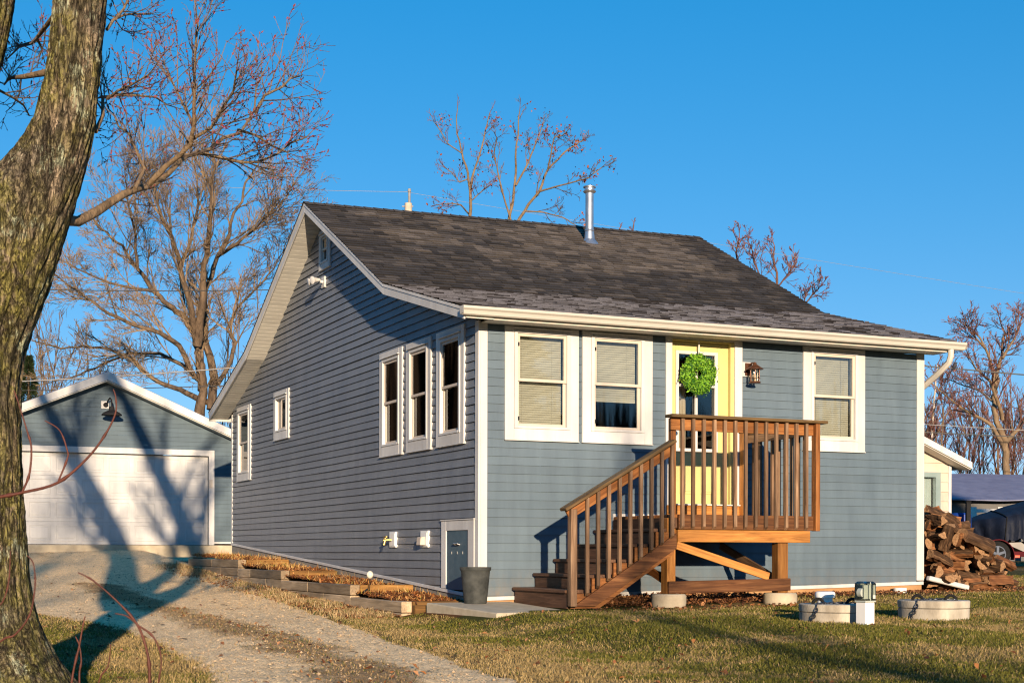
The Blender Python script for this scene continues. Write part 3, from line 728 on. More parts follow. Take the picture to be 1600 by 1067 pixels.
# --- side wall fittings
mb = MB(); mb.box(6.02, 6.18, .0, .035, 4.055, 4.22, mp=lm)
mb.tube([lm(6.1, .035, 4.14), lm(6.1, .10, 4.15)], .022, 10)
fl = part('floodlight', mb, M['white_trim'], house, smooth=.6)
for q in (-.055, .055):
    mb = MB(); a = Vector(lm(6.1 + q, .10, 4.16)); d = Vector((-.85, -.35 * (1 if q < 0 else -.1), -.15)).normalized()
    mb.tube([a, a + d * .05, a + d * .10, a + d * .15, a + d * .155], [.02, .032, .040, .060, .05], 14); part('lamp_head', mb, M['white_trim'], fl, smooth=.7)
def plate(a0, a1, z0, z1):
    mb = MB(); mb.box(a0, a1, .0, .035, z0, z1, mp=lm); mb.box(a0 + .02, a1 - .02, .0355, .043, z0 + .02, z1 - .02, mp=lm); return mb
sp = part('spigot_plate', plate(2.79, 3.03, .075, .283), M['pvc_white'], house, bevel=.004)
mb = MB(); mb.tube([lm(2.93, .04, .175), lm(2.95, .10, .175), lm(2.955, .15, .17)], [.017, .02, .017], 10); mb.tube([lm(2.953, .12, .18), lm(2.953, .13, .14), lm(2.953, .14, .105)], [.017, .017, .02], 10); mb.tube([lm(2.953, .12, .18), lm(2.953, .12, .215)], .008, 8); mb.tube([lm(2.90, .12, .215), lm(3.0, .12, .215)], .012, 8); part('spigot', mb, M['brass'], sp, smooth=.7)
vp = part('vent_plate', plate(1.585, 1.85, .072, .283), M['pvc_white'], house, bevel=.004)
mb = MB(); mb.hexa([lm(*q) for q in ((1.66, .0435, .10), (1.80, .0435, .10), (1.80, .11, .10), (1.66, .11, .10), (1.66, .0435, .21), (1.80, .0435, .21), (1.80, .10, .20), (1.66, .10, .20))]); part('vent_hood', mb, M['sash_beige'], vp, bevel=.006)
mb = MB(); mb.box(.275, .965, .012, .024, -.44, .27, mp=lm)
hz = lambda y: ltrim(y) - .0
for b in ((.968, 1.125, -.43, .392), (.085, .268, -.47, .392)): mb.box(b[0], b[1], .006, .036, b[2], b[3], mi=1, mp=lm)
mb.box(.268, .968, .006, .035, .272, .392, mi=1, mp=lm); mb.box(.07, 1.14, .006, .046, .3925, .408, mi=1, mp=lm)
hat = part('access_hatch', mb, [M['hatch_blue'], M['white_trim']], house, bevel=.003)
mb = MB(); mb.tube([lm(.55, .024, .10), lm(.55, .05, .11), lm(.68, .05, .11), lm(.68, .024, .10)], .011, 8); part('handle', mb, M['chrome'], hat, smooth=.7)
mb = MB()
for q in (.45, .62, .80): mb.box(q - .006, q + .006, .0245, .030, -.01, .02, mp=lm)
part('latch', mb, M['galvanised'], hat)

# --- flue
r = ray(921, 377); lo, hi = 15., 40.
for k in range(60):
    m = (lo + hi) / 2; q = r * m; hx, hy = W2H(q[0], q[1])
    if q[2] > roofz(hx, hy) and hy < 6: lo = m
    else: hi = m
q = r * lo; fx, fy = W2H(q[0], q[1]); fz = roofz(fx, fy)
mb = MB(); mb.lathe((fx, fy, fz), [(.066, -.2), (.066, .78)], 20); fp = part('flue_pipe', mb, M['galvanised'], house, smooth=.6)
mb = MB(); mb.lathe((fx, fy, fz), [(.175, -.085), (.17, -.070), (.085, .03), (.074, .13), (.072, .15)], 24); mb.lathe((fx, fy, fz), [(.072, .155), (.078, .165), (.072, .185)], 20); part('flashing', mb, M['galvanised'], fp, smooth=.5)
mb = MB(); mb.lathe((fx, fy, fz), [(.070, .76), (.095, .775), (.105, .79), (.095, .80), (.080, .802), (.080, .845), (.10, .85), (.102, .865), (.05, .885), (0, .89)], 24); part('flue_cap', mb, M['galvanised'], fp, smooth=.5)

# ================================================================== DECK AND STAIRS
deck = hthing('porch_deck', 'stained timber landing with stairs, baluster railing and cross braced posts before the yellow door', 'deck', 2.6, -.8, -.55)
def dpart(name, mat, fn, bevel=.004):
    mb = MB(); fn(mb); return part(name, mb, M[mat], deck, bevel=bevel)
for k in range(10): dpart('floor_board', 'deck_wood', lambda m: m.box(1.74, 3.60, -1.475 + k * .1445, -1.475 + k * .1445 + .139, .402, .440))
dpart('rim_board', 'aged_wood', lambda m: m.box(1.78, 3.60, -1.515, -1.477, .272, .438))
dpart('rim_board', 'deck_wood', lambda m: m.box(3.563, 3.60, -1.4765, -.03, .272, .4015)); dpart('rim_board', 'dark_tread', lambda m: m.box(1.745, 1.78, -1.4765, -.03, .285, .4015))
for x in (2.2, 2.65, 3.1): dpart('joist', 'deck_wood', lambda m: m.box(x, x + .038, -1.476, -.03, .28, .4015))
dpart('beam', 'new_lumber', lambda m: m.box(1.775, 3.555, -1.505, -1.43, .130, .268), .006)
dpart('post', 'new_lumber', lambda m: m.box(1.660, 1.770, -1.462, -1.32, -.45, .40), .006); dpart('post', 'new_lumber', lambda m: m.box(3.135, 3.275, -1.462, -1.33, -.45, .129), .006)
dpart('bottom_board', 'aged_wood', lambda m: m.hexa([(1.66, -1.502, -.446), (3.285, -1.502, -.424), (3.285, -1.464, -.424), (1.66, -1.464, -.446), (1.66, -1.502, -.310), (3.285, -1.502, -.282), (3.285, -1.464, -.282), (1.66, -1.464, -.310)]), .005)
dpart('brace', 'new_lumber', lambda m: m.beam((1.765, -1.483, .095), (2.99, -1.483, -.262), .036, .09))
dpart('brace', 'weathered_wood', lambda m: m.beam((3.2, -.12, .10), (3.2, -1.33, -.30), .036, .09))
dpart('brace', 'deck_wood', lambda m: m.beam((1.70, -.12, .10), (1.70, -1.33, -.30), .036, .09))
for x in (1.715, 3.205): 
    mb = MB(); mb.lathe((x, -1.40, -.60), [(.19, 0), (.20, .05), (.20, .125), (.185, .148), (0, .15)], 14); part('footing', mb, M['concrete'], deck, smooth=.5)
# railing of the landing
dpart('rail_board', 'deck_wood', lambda m: m.box(1.68, 3.60, -1.512, -1.475, 1.378, 1.514)); dpart('rail_cap', 'cap_mossy', lambda m: m.box(1.635, 3.735, -1.60, -1.445, 1.515, 1.550), .006)
for k in range(13):
    x = 1.81 + k * .1385; dpart('baluster', 'weathered_wood', lambda m: m.hexa([(x - .019 + random.uniform(-.004, .004), -1.555, .305), (x + .019, -1.555, .305), (x + .019, -1.5165, .272), (x - .019, -1.5165, .272), (x - .019, -1.555, 1.514), (x + .019, -1.555, 1.514), (x + .019, -1.5165, 1.514), (x - .019, -1.5165, 1.514)]), .003)
dpart('corner_post', 'deck_wood', lambda m: m.box(3.585, 3.645, -1.57, -1.4765, .265, 1.514)); dpart('newel_post', 'deck_wood', lambda m: m.box(1.70, 1.765, -1.4745, -1.41, .44, 1.514))
dpart('rail_board', 'weathered_wood', lambda m: m.box(3.563, 3.60, -1.474, -.04, 1.378, 1.514)); dpart('rail_cap', 'cap_mossy', lambda m: m.box(3.50, 3.66, -1.4445, -.03, 1.515, 1.550), .006)
dpart('wall_post', 'new_lumber', lambda m: m.box(3.52, 3.562, -.13, -.038, .44, 1.514))
for k in range(9):
    y = -1.30 + k * .135; dpart('baluster', 'weathered_wood', lambda m: m.box(3.6005, 3.6385, y - .019, y + .019, .285, 1.514), .003)
# stairs
RUN = .2655
tz = [-.395, -.231, -.064, .108, .280]
for k in range(5):
    x = .425 + RUN * k
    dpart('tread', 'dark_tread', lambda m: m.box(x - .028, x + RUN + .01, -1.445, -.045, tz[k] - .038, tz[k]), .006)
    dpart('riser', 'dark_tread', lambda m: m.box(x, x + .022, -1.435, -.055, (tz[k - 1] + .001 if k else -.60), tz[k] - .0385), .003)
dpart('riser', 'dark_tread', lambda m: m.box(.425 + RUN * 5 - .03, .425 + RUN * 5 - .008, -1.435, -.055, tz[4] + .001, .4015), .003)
def saw(y0, y1):
    pts = [(.452, -.60)]
    for k in range(5):
        x = .449 + RUN * k; pts += [(x, tz[k] - .040), (x + RUN - .002, tz[k] - .040)]
    pts += [(1.742, .20), (1.742, .0), (.80, -.60)]
    return lambda m: m.prism(pts, lambda a, b: (a, y0, b), lambda a, b: (a, y1, b))
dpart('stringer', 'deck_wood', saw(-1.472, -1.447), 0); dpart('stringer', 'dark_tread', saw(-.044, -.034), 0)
dpart('stringer_board', 'aged_wood', lambda m: m.prism([(.47, -.575), (.74, -.575), (1.755, .058), (1.755, .225)], lambda a, b: (a, -1.512, b), lambda a, b: (a, -1.4735, b)), .003)
dpart('newel_post', 'weathered_wood', lambda m: m.box(.412, .490, -1.560, -1.475, -.575, .478), .005)
ca, cb = Vector((.335, -1.52, .468)), Vector((1.70, -1.52, 1.255))
dpart('rail_cap', 'cap_mossy', lambda m: m.beam(ca, cb, .155, .036), .006)
dpart('rail_board', 'deck_wood', lambda m: m.beam(Vector((.40, -1.494, .415)), Vector((1.69, -1.494, 1.159)), .036, .115), .004)
sl = (cb.z - ca.z) / (cb.x - ca.x)
for k in range(9):
    x = .622 + k * .1325; zt = ca.z + (x - ca.x) * sl - .022; zb = -.448 + (x - .622) * .592
    dpart('baluster', 'weathered_wood', lambda m: m.hexa([(x - .019, -1.552, zb + .02), (x + .019, -1.552, zb + .02), (x + .019, -1.5135, zb - .012), (x - .019, -1.5135, zb - .012), (x - .019, -1.552, zt - .011), (x + .019, -1.552, zt + .011), (x + .019, -1.5135, zt + .011), (x - .019, -1.5135, zt - .011)]), .003)

# ================================================================== WREATH
wr = hthing('wreath', 'round wreath of bright lime green leaves hanging on the yellow door', 'wreath', 2.90, -.02, 1.9)
cx, cy, cz = 2.905, -.075, 2.215
mb = MB(); mb.tube([(cx + .17 * cos(k * pi / 12), cy + .005, cz + .17 * sin(k * pi / 12)) for k in range(24)], .03, 8, closed=True); part('ring', mb, M['dry_twig'], wr, smooth=3)
vv = []; ff = []; cc = []
for k in range(4200):
    a = random.uniform(0, 2 * pi); b = random.uniform(-pi, pi); rr = .086 * sqrt(random.uniform(.08, 1.25)) * (random.uniform(1.2, 1.55) if random.random() < .07 else 1) * (1 + .22 * sin(a * 7) * sin(a * 3 + 1)); R_ = .157 + rr * cos(b)
    p = np.array([cx + R_ * cos(a), cy - abs(rr * sin(b)) * .75 + .02, cz + R_ * sin(a)])
    n = np.array([cos(a) * cos(b), -abs(sin(b)) - .25, sin(a) * cos(b)]) + RNG.normal(0, .55, 3); n /= np.linalg.norm(n)
    t1 = np.cross(n, RNG.normal(0, 1, 3)); t1 /= np.linalg.norm(t1); t2 = np.cross(n, t1); L = random.uniform(.012, .026); W_ = L * .5
    i = len(vv); vv += [p - t1 * L, p + t2 * W_ + n * .004, p + t1 * L, p - t2 * W_ + n * .004]; ff.append((i, i + 1, i + 2, i + 3))
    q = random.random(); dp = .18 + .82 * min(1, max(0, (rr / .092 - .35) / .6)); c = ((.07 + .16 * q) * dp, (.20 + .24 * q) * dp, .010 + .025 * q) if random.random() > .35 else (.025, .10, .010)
    cc += [c] * 4
hv = np.array(vv); wv = C0[None, :] + hv[:, :1] * U + hv[:, 1:2] * V; wv[:, 2] = hv[:, 2]
npmesh('leaves', wv, ff, M['wreath_leaf'], np.array(cc), parent=wr)
mb = MB(); mb.box(2.928, 2.945, -.030, -.026, 2.36, 2.63); part('hanger', mb, M['white_worn'], wr)
# ================================================================== GROUND
def seg_dist(X, Y, pts):
    """distance to a polyline and signed side."""
    best = np.full(np.shape(X), 1e9); 
    for (x0, y0), (x1, y1) in zip(pts[:-1], pts[1:]):
        dx, dy = x1 - x0, y1 - y0; t = np.clip(((X - x0) * dx + (Y - y0) * dy) / (dx * dx + dy * dy), 0, 1)
        best = np.minimum(best, np.hypot(X - x0 - t * dx, Y - y0 - t * dy))
    return best
def gp2(l): return [tuple(G(*p)[:2]) for p in l]
DR = gp2([(338, 868), (345, 890), (420, 929), (500, 958), (590, 990), (690, 1020), (800, 1052), (860, 1072)])       # right edge, garage to foreground
DL = gp2([(-40, 862), (-60, 895), (20, 955), (110, 972), (195, 988), (255, 1020), (296, 1050), (322, 1077)])
DR += [(1.2, 7.2), (2.6, 4.5), (4.5, 0.)]; DL += [(-1.3, 7.0), (-.6, 4.5), (0.2, 0.)]
MID = gp2([(150, 915), (230, 948), (300, 966), (370, 984), (450, 1012), (530, 1042), (590, 1067)]) + [(-.35, 7.5), (.6, 4.5)]
def resample(pts, n):
    p = np.array(pts); d = np.r_[0, np.cumsum(np.hypot(*(p[1:] - p[:-1]).T))]; t = np.linspace(0, d[-1], n)
    return np.stack([np.interp(t, d, p[:, 0]), np.interp(t, d, p[:, 1])], 1)
NL = 720
RR = resample(DR, NL); LLn = resample(DL, NL)
def smooth2(p, k=7):
    q = p.copy(); ker = np.ones(k) / k
    for c in (0, 1): q[k // 2:-(k // 2), c] = np.convolve(p[:, c], ker, 'valid')
    return q
RR = smooth2(RR, 19); LLn = smooth2(LLn, 19)
drive_poly = np.vstack([RR, LLn[::-1]])
def inpoly(X, Y, poly):
    X = np.asarray(X); Y = np.asarray(Y); r = np.zeros(X.shape, bool); n = len(poly); j = n - 1
    for i in range(n):
        xi, yi = poly[i]; xj, yj = poly[j]
        c = ((yi > Y) != (yj > Y)) & (X < (xj - xi) * (Y - yi) / (yj - yi + 1e-12) + xi); r ^= c; j = i
    return r
BEDX = .90                                     # how far the raised bed stands out from the side wall
def hxy(X, Y):
    dx = X - C0[0]; dy = Y - C0[1]; return dx * U[0] + dy * U[1], dx * V[0] + dy * V[1]

def axis_lines(lo, hi, st, far):
    a = list(np.arange(lo, hi + 1e-6, st)); s = st; b = []; x = hi
    while x < far: s *= 1.35; x += s; b.append(x)
    s = st; c = []; x = lo
    while x > -far: s *= 1.35; x -= s; c.append(x)
    return np.array(c[::-1] + a + b)
gx = axis_lines(-9, 9, .13, 700); gy = axis_lines(6, 27, .13, 900)
XX, YY = np.meshgrid(gx, gy); ZZ = g(XX, YY)
hx, hy = hxy(XX, YY)
# a bank behind the bed and nothing poking through the slab
lit = fbm(XX * .9, YY * .9, 31, 4); fine = fbm(XX * 4, YY * 4, 33, 3)
straw = sstep(.46, .60, lit * .7 + fine * .3)
dd = np.minimum(seg_dist(XX, YY, DR), seg_dist(XX, YY, DL))
green = np.array([.060, .062, .014]); tan = np.array([.21, .15, .065]); brown = np.array([.10, .062, .030])
c = green + (tan - green) * straw[..., None]
near = np.exp(-(dd / .55) ** 2)[..., None]; c = c * (1 - near * .6) + brown * near * .6
cover = ((hx > -1.15) & (hx < 0) & (hy > 0) & (hy < 13)) | ((hy > -.9 - .3 * lit) & (hy < 0.2) & (hx > -1) & (hx < 6.5))
c = np.where(cover[..., None], np.array([.12, .055, .022]) * (.7 + .6 * fine[..., None]), c)
far = (YY > 27) & ~cover; c = np.where(far[..., None], c * .8 + brown * .2, c)
V_ = np.stack([XX.ravel(), YY.ravel(), ZZ.ravel()], 1); ny, nx = XX.shape
ii = np.arange(ny * nx).reshape(ny, nx); fc = np.stack([ii[:-1, :-1].ravel(), ii[:-1, 1:].ravel(), ii[1:, 1:].ravel(), ii[1:, :-1].ravel()], 1)
tag(npmesh('ground', V_, fc, M['soil'], c.reshape(-1, 3), smooth=True), kind='structure', label='sloping lawn and bare soil round the house', cat='ground')

# --- gravel drive: its edges sink into the soil so the border is ragged
NA = 110
s = np.linspace(0, 1, NA)[None, :]; P0 = LLn[:, None, :] * (1 - s[..., None]) + RR[:, None, :] * s[..., None]
ed = np.minimum(s, 1 - s) * np.hypot(*(RR - LLn).T)[:, None]
X, Y = P0[..., 0], P0[..., 1]
n1 = fbm(X * 2.2, Y * 2.2, 41, 4); n2 = fbm(X * 9, Y * 9, 43, 3)
md = seg_dist(X, Y, MID)
strip = sstep(.42, .12, md + (n1 - .5) * .45)
edge = sstep(.0, .55, ed + (n1 - .5) * .55)
n3 = fbm(X * 24, Y * 24, 45, 2)
Z = g(X, Y) + .016 + (n2 - .5) * .02 + (n3 - .5) * .026 - .035 * (1 - edge) + .02 * strip
stone = np.array([.90, .65, .375]); dirt = np.array([.33, .20, .095]); dg = np.array([.13, .085, .045])
patch = sstep(.56, .70, fbm(X * .8, Y * .5, 47, 4)) * .4
col = stone * (.86 + .28 * n2[..., None]); m = np.clip(strip * .85 + patch * .5 + (1 - edge) * .7, 0, 1)[..., None]
col = col * (1 - m) + (dirt * (.6 + .8 * n1[..., None])) * m
ii = np.arange(NL * NA).reshape(NL, NA); fc = np.stack([ii[:-1, :-1].ravel(), ii[:-1, 1:].ravel(), ii[1:, 1:].ravel(), ii[1:, :-1].ravel()], 1)
tag(npmesh('driveway', np.stack([X.ravel(), Y.ravel(), Z.ravel()], 1), fc, M['gravel'], col.reshape(-1, 3), smooth=True), kind='structure', label='pale gravel drive with a brown grassy strip between the wheel tracks', cat='driveway')
DRV = dict(X=X, Y=Y, Z=Z, strip=strip, edge=edge)

# --- loose stones on the drive
def scatter_drive(n, fn=None):
    i = RNG.integers(0, NL - 1, n * 3); j = RNG.integers(1, NA - 1, n * 3)
    w = np.ones(n * 3) if fn is None else fn(i, j)
    k = RNG.random(n * 3) < w; i, j = i[k][:n], j[k][:n]
    return X[i, j] + RNG.normal(0, .04, len(i)), Y[i, j] + RNG.normal(0, .04, len(i)), Z[i, j]
px_, py_, pz_ = scatter_drive(8000, lambda i, j: np.where(Y[i, j] < 26, .9, .25) * (1 - .5 * strip[i, j]))
N = len(px_); r = np.exp(RNG.normal(np.log(.0075), .45, N)); r = np.clip(r, .004, .015)
octa = np.array([[1, 0, 0], [0, 1, 0], [-1, 0, 0], [0, -1, 0], [0, 0, .7], [0, 0, -.7]]); of = np.array([[0, 1, 4], [1, 2, 4], [2, 3, 4], [3, 0, 4], [1, 0, 5], [2, 1, 5], [3, 2, 5], [0, 3, 5]])
an = RNG.random(N) * 6.28; ca_, sa_ = np.cos(an), np.sin(an)
o = octa[None] * r[:, None, None] * RNG.uniform(.6, 1.3, (N, 6, 1)); ox = o[..., 0] * ca_[:, None] - o[..., 1] * sa_[:, None]; oy = o[..., 0] * sa_[:, None] + o[..., 1] * ca_[:, None]
vv = np.stack([ox + px_[:, None], oy + py_[:, None], o[..., 2] + pz_[:, None] + r[:, None] * .3], -1).reshape(-1, 3)
k = RNG.uniform(.7, 1.15, (N, 1)); cc = np.repeat(np.array([.46, .34, .215])[None] * k, 6, 0)
tag(npmesh('gravel', vv, (of[None] + 6 * np.arange(N)[:, None, None]).reshape(-1, 3), M['stone'], cc), kind='stuff', label='loose pale stones lying on the drive', cat='gravel')

# --- grass blades
def blades(Xb, Yb, Zb, h, wd, col, name, lean=.5, parent=None, label=None, cat='grass'):
    n = len(Xb); a = RNG.random(n) * 6.283; l = np.abs(RNG.normal(0, lean, n)) + .12; b = RNG.random(n) * 6.283
    dx, dy = np.cos(a) * wd / 2, np.sin(a) * wd / 2; lx, ly = np.cos(b) * l, np.sin(b) * l
    base = np.stack([Xb, Yb, Zb], 1)
    w3 = np.stack([dx, dy, 0 * dx], 1)
    mid = base + np.stack([lx * h * .35, ly * h * .35, h * .58], 1); tip = base + np.stack([lx * h, ly * h, h * (1 - .35 * np.minimum(l, 1.5))], 1)
    v = np.stack([base - w3, base + w3, mid + w3 * .75, mid - w3 * .75, tip], 1).reshape(-1, 3)
    k = 5 * np.arange(n)[:, None]
    f = np.concatenate([k + np.array([[0, 1, 2]]), k + np.array([[0, 2, 3]]), k + np.array([[3, 2, 4]])], 0)
    c5 = np.repeat(col, 5, 0)
    return tag(npmesh(name, v, f, M['grass_blade'], c5), kind='stuff', label=label, cat=cat)
def wedge(n, y0, y1, p=1.):
    """random ground points inside the field of view and a margin, denser towards the lens."""
    Yb = y0 * (y1 / y0) ** RNG.random(n); Xb = (RNG.random(n) * 2 - 1) * (.36 * Yb + 1.2); return Xb, Yb
def grass_col(Xb, Yb, dry=0.):
    lit = fbm(Xb * .9, Yb * .9, 31, 4); fine = fbm(Xb * 4, Yb * 4, 33, 3); n = len(Xb)
    p = np.clip(sstep(.42, .62, lit * .62 + fine * .38) * .80 - .05 + dry, 0.05, .96); s = RNG.random(n) < p
    gcol = np.array([.098, .100, .018])[None] * RNG.uniform(.55, 1.5, (n, 1)) + RNG.uniform(0, .05, (n, 1)) * np.array([[1, .7, 0]])
    scol = np.array([.34, .245, .105])[None] * RNG.uniform(.5, 1.25, (n, 1))
    return np.where(s[:, None], scol, gcol), s
Xb, Yb = wedge(640000, 7.2, 27); hx, hy = hxy(Xb, Yb)
ind = inpoly(Xb, Yb, drive_poly); dd = np.minimum(seg_dist(Xb, Yb, DR), seg_dist(Xb, Yb, DL))
dd0 = dd; ok = ~ind | (dd0 < .26 * RNG.random(len(Xb)))
ok &= ~((hx > -BEDX - .10) & (hx < .1) & (hy > .02) & (hy < 13.)) & ~((hx > -.72) & (hx < .30) & (hy > -1.72) & (hy < 0)) & ~((hx > -.1) & (hx < 6.6) & (hy > -.15) & (hy < 12.3))
litn = fbm(Xb * 3, Yb * 3, 51, 3)
ok &= ~((hx > 0) & (hx < 6.6) & (hy > -.55 - .5 * litn) & (RNG.random(len(Xb)) < .85)) & ~((hx > .3) & (hx < 3.6) & (hy > -1.6) & (hy < 0))
ok &= ~((hx > 6.4) & (hx < 8.6) & (hy > -.3) & (hy < 4))
ok &= (dd > .10 * litn) | (RNG.random(len(Xb)) < .6)
# thin out on the left verge far away
Xb, Yb = Xb[ok], Yb[ok]; n = len(Xb)
edge_dry = np.exp(-(np.minimum(seg_dist(Xb, Yb, DR), seg_dist(Xb, Yb, DL)) / .5) ** 2) * .55
c, s_ = grass_col(Xb, Yb, edge_dry)
h = RNG.uniform(.010, .036, n) * (.7 + .7 * fbm(Xb * 2, Yb * 2, 61, 3)) * np.where(s_, 1.15, 1.); wd = RNG.uniform(.0025, .0058, n) * (1 + .03 * Yb)
blades(Xb, Yb, g(Xb, Yb) - .003, h, wd, c, 'grass', 1.35, label='short lawn of green and straw coloured winter grass')
# brown tufts along the crown of the drive and its right margin
Xa, Ya, Za = scatter_drive(42000, lambda i, j: np.clip(strip[i, j] * .8 + (1 - edge[i, j]) * .5, 0, 1) * np.where(Y[i, j] < 26, 1, .4))
n = len(Xa); q = RNG.random((n, 1)); c = np.where(q < .22, np.array([[.08, .085, .02]]), np.where(q < .62, np.array([[.17, .11, .05]]), np.array([[.36, .25, .12]]))) * RNG.uniform(.6, 1.25, (n, 1))
blades(Xa, Ya, Za - .004, RNG.uniform(.010, .032, n), RNG.uniform(.004, .008, n), c, 'dry_grass', 1.1, label='flattened brown grass along the middle and edges of the drive', cat='dry grass')
# straw fringe between drive and timber bed
t = RNG.random(22000); hy_ = .1 + 11.5 * t ** 1.25; hx_ = -BEDX - .06 - np.abs(RNG.normal(0, .26, 22000)) - .05
Xc = C0[0] + hx_ * U[0] + hy_ * V[0]; Yc = C0[1] + hx_ * U[1] + hy_ * V[1]; cl = fbm(Xc * 2.2, Yc * 2.2, 71, 3); k = RNG.random(22000) < sstep(.38, .58, cl); Xc, Yc = Xc[k], Yc[k]; n = len(Xc)
q = RNG.random((n, 1)); c = np.where(q < .12, np.array([[.10, .13, .025]]), np.where(q < .35, np.array([[.22, .13, .06]]), np.array([[.46, .33, .17]]))) * RNG.uniform(.6, 1.2, (n, 1))
blades(Xc, Yc, g(Xc, Yc) - .004, RNG.uniform(.03, .11, n), RNG.uniform(.004, .009, n), c, 'straw_grass', 1.0, label='pale straw tufts along the foot of the timber bed', cat='straw grass')

# --- fallen leaves
def leaves(Xl, Yl, Zl, name, label, sz=(.011, .034), pal=((.16, .065, .028), (.24, .10, .035), (.30, .15, .07), (.10, .04, .022))):
    n = len(Xl); L = RNG.uniform(*sz, n); a = RNG.random(n) * 6.28; tl = RNG.normal(0, .45, n); cu = RNG.uniform(.1, .5, n) * L
    e1 = np.stack([np.cos(a) * np.cos(tl), np.sin(a) * np.cos(tl), np.sin(tl)], 1); e2 = np.stack([-np.sin(a), np.cos(a), RNG.normal(0, .3, n)], 1); up = np.array([[0, 0, 1.]])
    p = np.stack([Xl, Yl, Zl + .008], 1); L = L[:, None]
    v = np.stack([p - e1 * L, p - e1 * L * .2 + e2 * L * .55 + up * cu[:, None], p + e1 * L, p - e1 * L * .1 - e2 * L * .55 + up * cu[:, None]], 1).reshape(-1, 3)
    c = np.array(pal)[RNG.integers(0, len(pal), n)] * RNG.uniform(.6, 1.5, (n, 1))
    return tag(npmesh(name, v, 4 * np.arange(n)[:, None] + np.arange(4)[None], M['leaf_litter'], np.repeat(c, 4, 0)), kind='stuff', label=label, cat='fallen leaves')
Xs, Ys = wedge(900, 8, 24); k = ~inpoly(Xs, Ys, drive_poly) | (RNG.random(900) < .25); a_, b_ = hxy(Xs, Ys); k &= ~((a_ > -1.0) & (a_ < 6.6) & (b_ > -.1) & (b_ < 12)) & ~((a_ > -.75) & (a_ < .4) & (b_ > -1.8) & (b_ < 0)); Xs, Ys = Xs[k], Ys[k]; ZsL = g(Xs, Ys) + .012
# heaps under the landing, along the wall and by the bed
def hl(n, x0, x1, y0, y1, f=1.): return RNG.uniform(x0, x1, n), y0 + (y1 - y0) * RNG.random(n) ** f
A1 = [hl(2600, .9, 3.5, -1.35, -.05), hl(900, 3.4, 6.5, -.55, -.03, .5), hl(500, 6.45, 8.6, -.6, .2), hl(1900, -BEDX - .65, -BEDX - .02, 0, 11), hl(260, .55, 3.6, -2.0, -1.5)]
ax = np.concatenate([q[0] for q in A1]); ay = np.concatenate([q[1] for q in A1]); Xh = C0[0] + ax * U[0] + ay * V[0]; Yh = C0[1] + ax * U[1] + ay * V[1]
Zh = g(Xh, Yh) + np.where((ax > .9) & (ax < 3.5) & (ay > -1.35), RNG.uniform(0, .06, len(ax)), RNG.uniform(.002, .015, len(ax)))
Xd, Yd, Zd = scatter_drive(2200, lambda i, j: (1 - edge[i, j]) * .8 + strip[i, j] * .3 + .03)
leaves(np.concatenate([Xs, Xh, Xd]), np.concatenate([Ys, Yh, Yd]), np.concatenate([ZsL, Zh, Zd]), 'fallen_leaves', 'curled rusty brown leaves fallen on grass, drive and under the landing')
# thin fallen twigs on the drive
tw = MB(WF)
for k in range(70):
    i = random.randrange(60, NL - 170); j = random.randrange(8, NA - 4); a = random.uniform(0, 6.28); L = random.uniform(.05, .22)
    p = np.array([X[i, j], Y[i, j], Z[i, j] + .008]); q = p + np.array([cos(a) * L, sin(a) * L * .6, random.uniform(0, .012)]); m_ = (p + q) / 2 + np.array([random.uniform(-.02, .02), random.uniform(-.02, .02), .008]); tw.tube([p, m_, q], [.004, .0035, .002], 4)
tag(tw.build('twig_litter', M['bark_brown']), kind='stuff', label='thin brown twigs fallen on the drive', cat='twigs')

# --- concrete pad
mb = MB(); mb.hexa([(-.54, -1.75, -.85), (.36, -1.68, -.85), (.36, -.06, -.85), (-.68, -.06, -.85), (-.54, -1.75, -.622), (.36, -1.68, -.618), (.36, -.06, -.562), (-.68, -.06, -.565)])
tag(mb.build('concrete_pad', M['concrete'], bevel=.012), 'flat grey concrete pad at the foot of the wooden stairs', 'concrete pad')

# ================================================================== TIMBER RAISED BED
bed = hthing('raised_bed', 'stepped raised bed of weathered square timbers along the side wall', 'raised bed', -BEDX / 2, 4., -.66)
TIERS = [(.15, 2.05, -.553, -.86), (2.05, 5.3, -.402, -.78), (5.3, 7.9, -.258, -.66), (7.9, 11.7, -.110, -.54)]   # from, to, top, buried foot
for ti, (y0, y1, zt, zb) in enumerate(TIERS):
    z = zt; row = 0
    while z > zb + .03:
        ya = y0 + (0 if row == 0 or ti == 0 else 0) ; joints = [ya]; q = ya + (1.9 if row % 2 == 0 else 1.1) + random.uniform(-.2, .2)
        while q < y1 - .4: joints.append(q); q += 2.2 + random.uniform(-.3, .3)
        joints.append(y1 + (.0 if row == 0 else 0))
        for a, b in zip(joints[:-1], joints[1:]):
            mb = MB(); j = random.uniform(-.006, .006); mb.box(-BEDX + j, -BEDX + .13 + j, a + .003, b - .003, z - .132, z - random.uniform(0, .004)); part('timber', mb, M['bed_timber'], bed, bevel=.008)
        z -= .135; row += 1
    # cross timbers stepping down at the lower end of each tier
    z = zt; k = 0; end = zt - (.27 if ti == 0 else .145)
    while z > end - .001:
        x1 = -.05 if ti or k == 0 else -.5
        mb = MB(); mb.box(-BEDX + .135, x1, y0 + .004, y0 + .12, z - .130, z - .003); part('timber', mb, M['bed_timber_cut'], bed, bevel=.008); z -= .135; k += 1
mb = MB(); mb.box(-.78, -.56, .04, .146, -.86, -.60, axis=0); part('timber', mb, M['bed_timber_cut'], bed, bevel=.01)
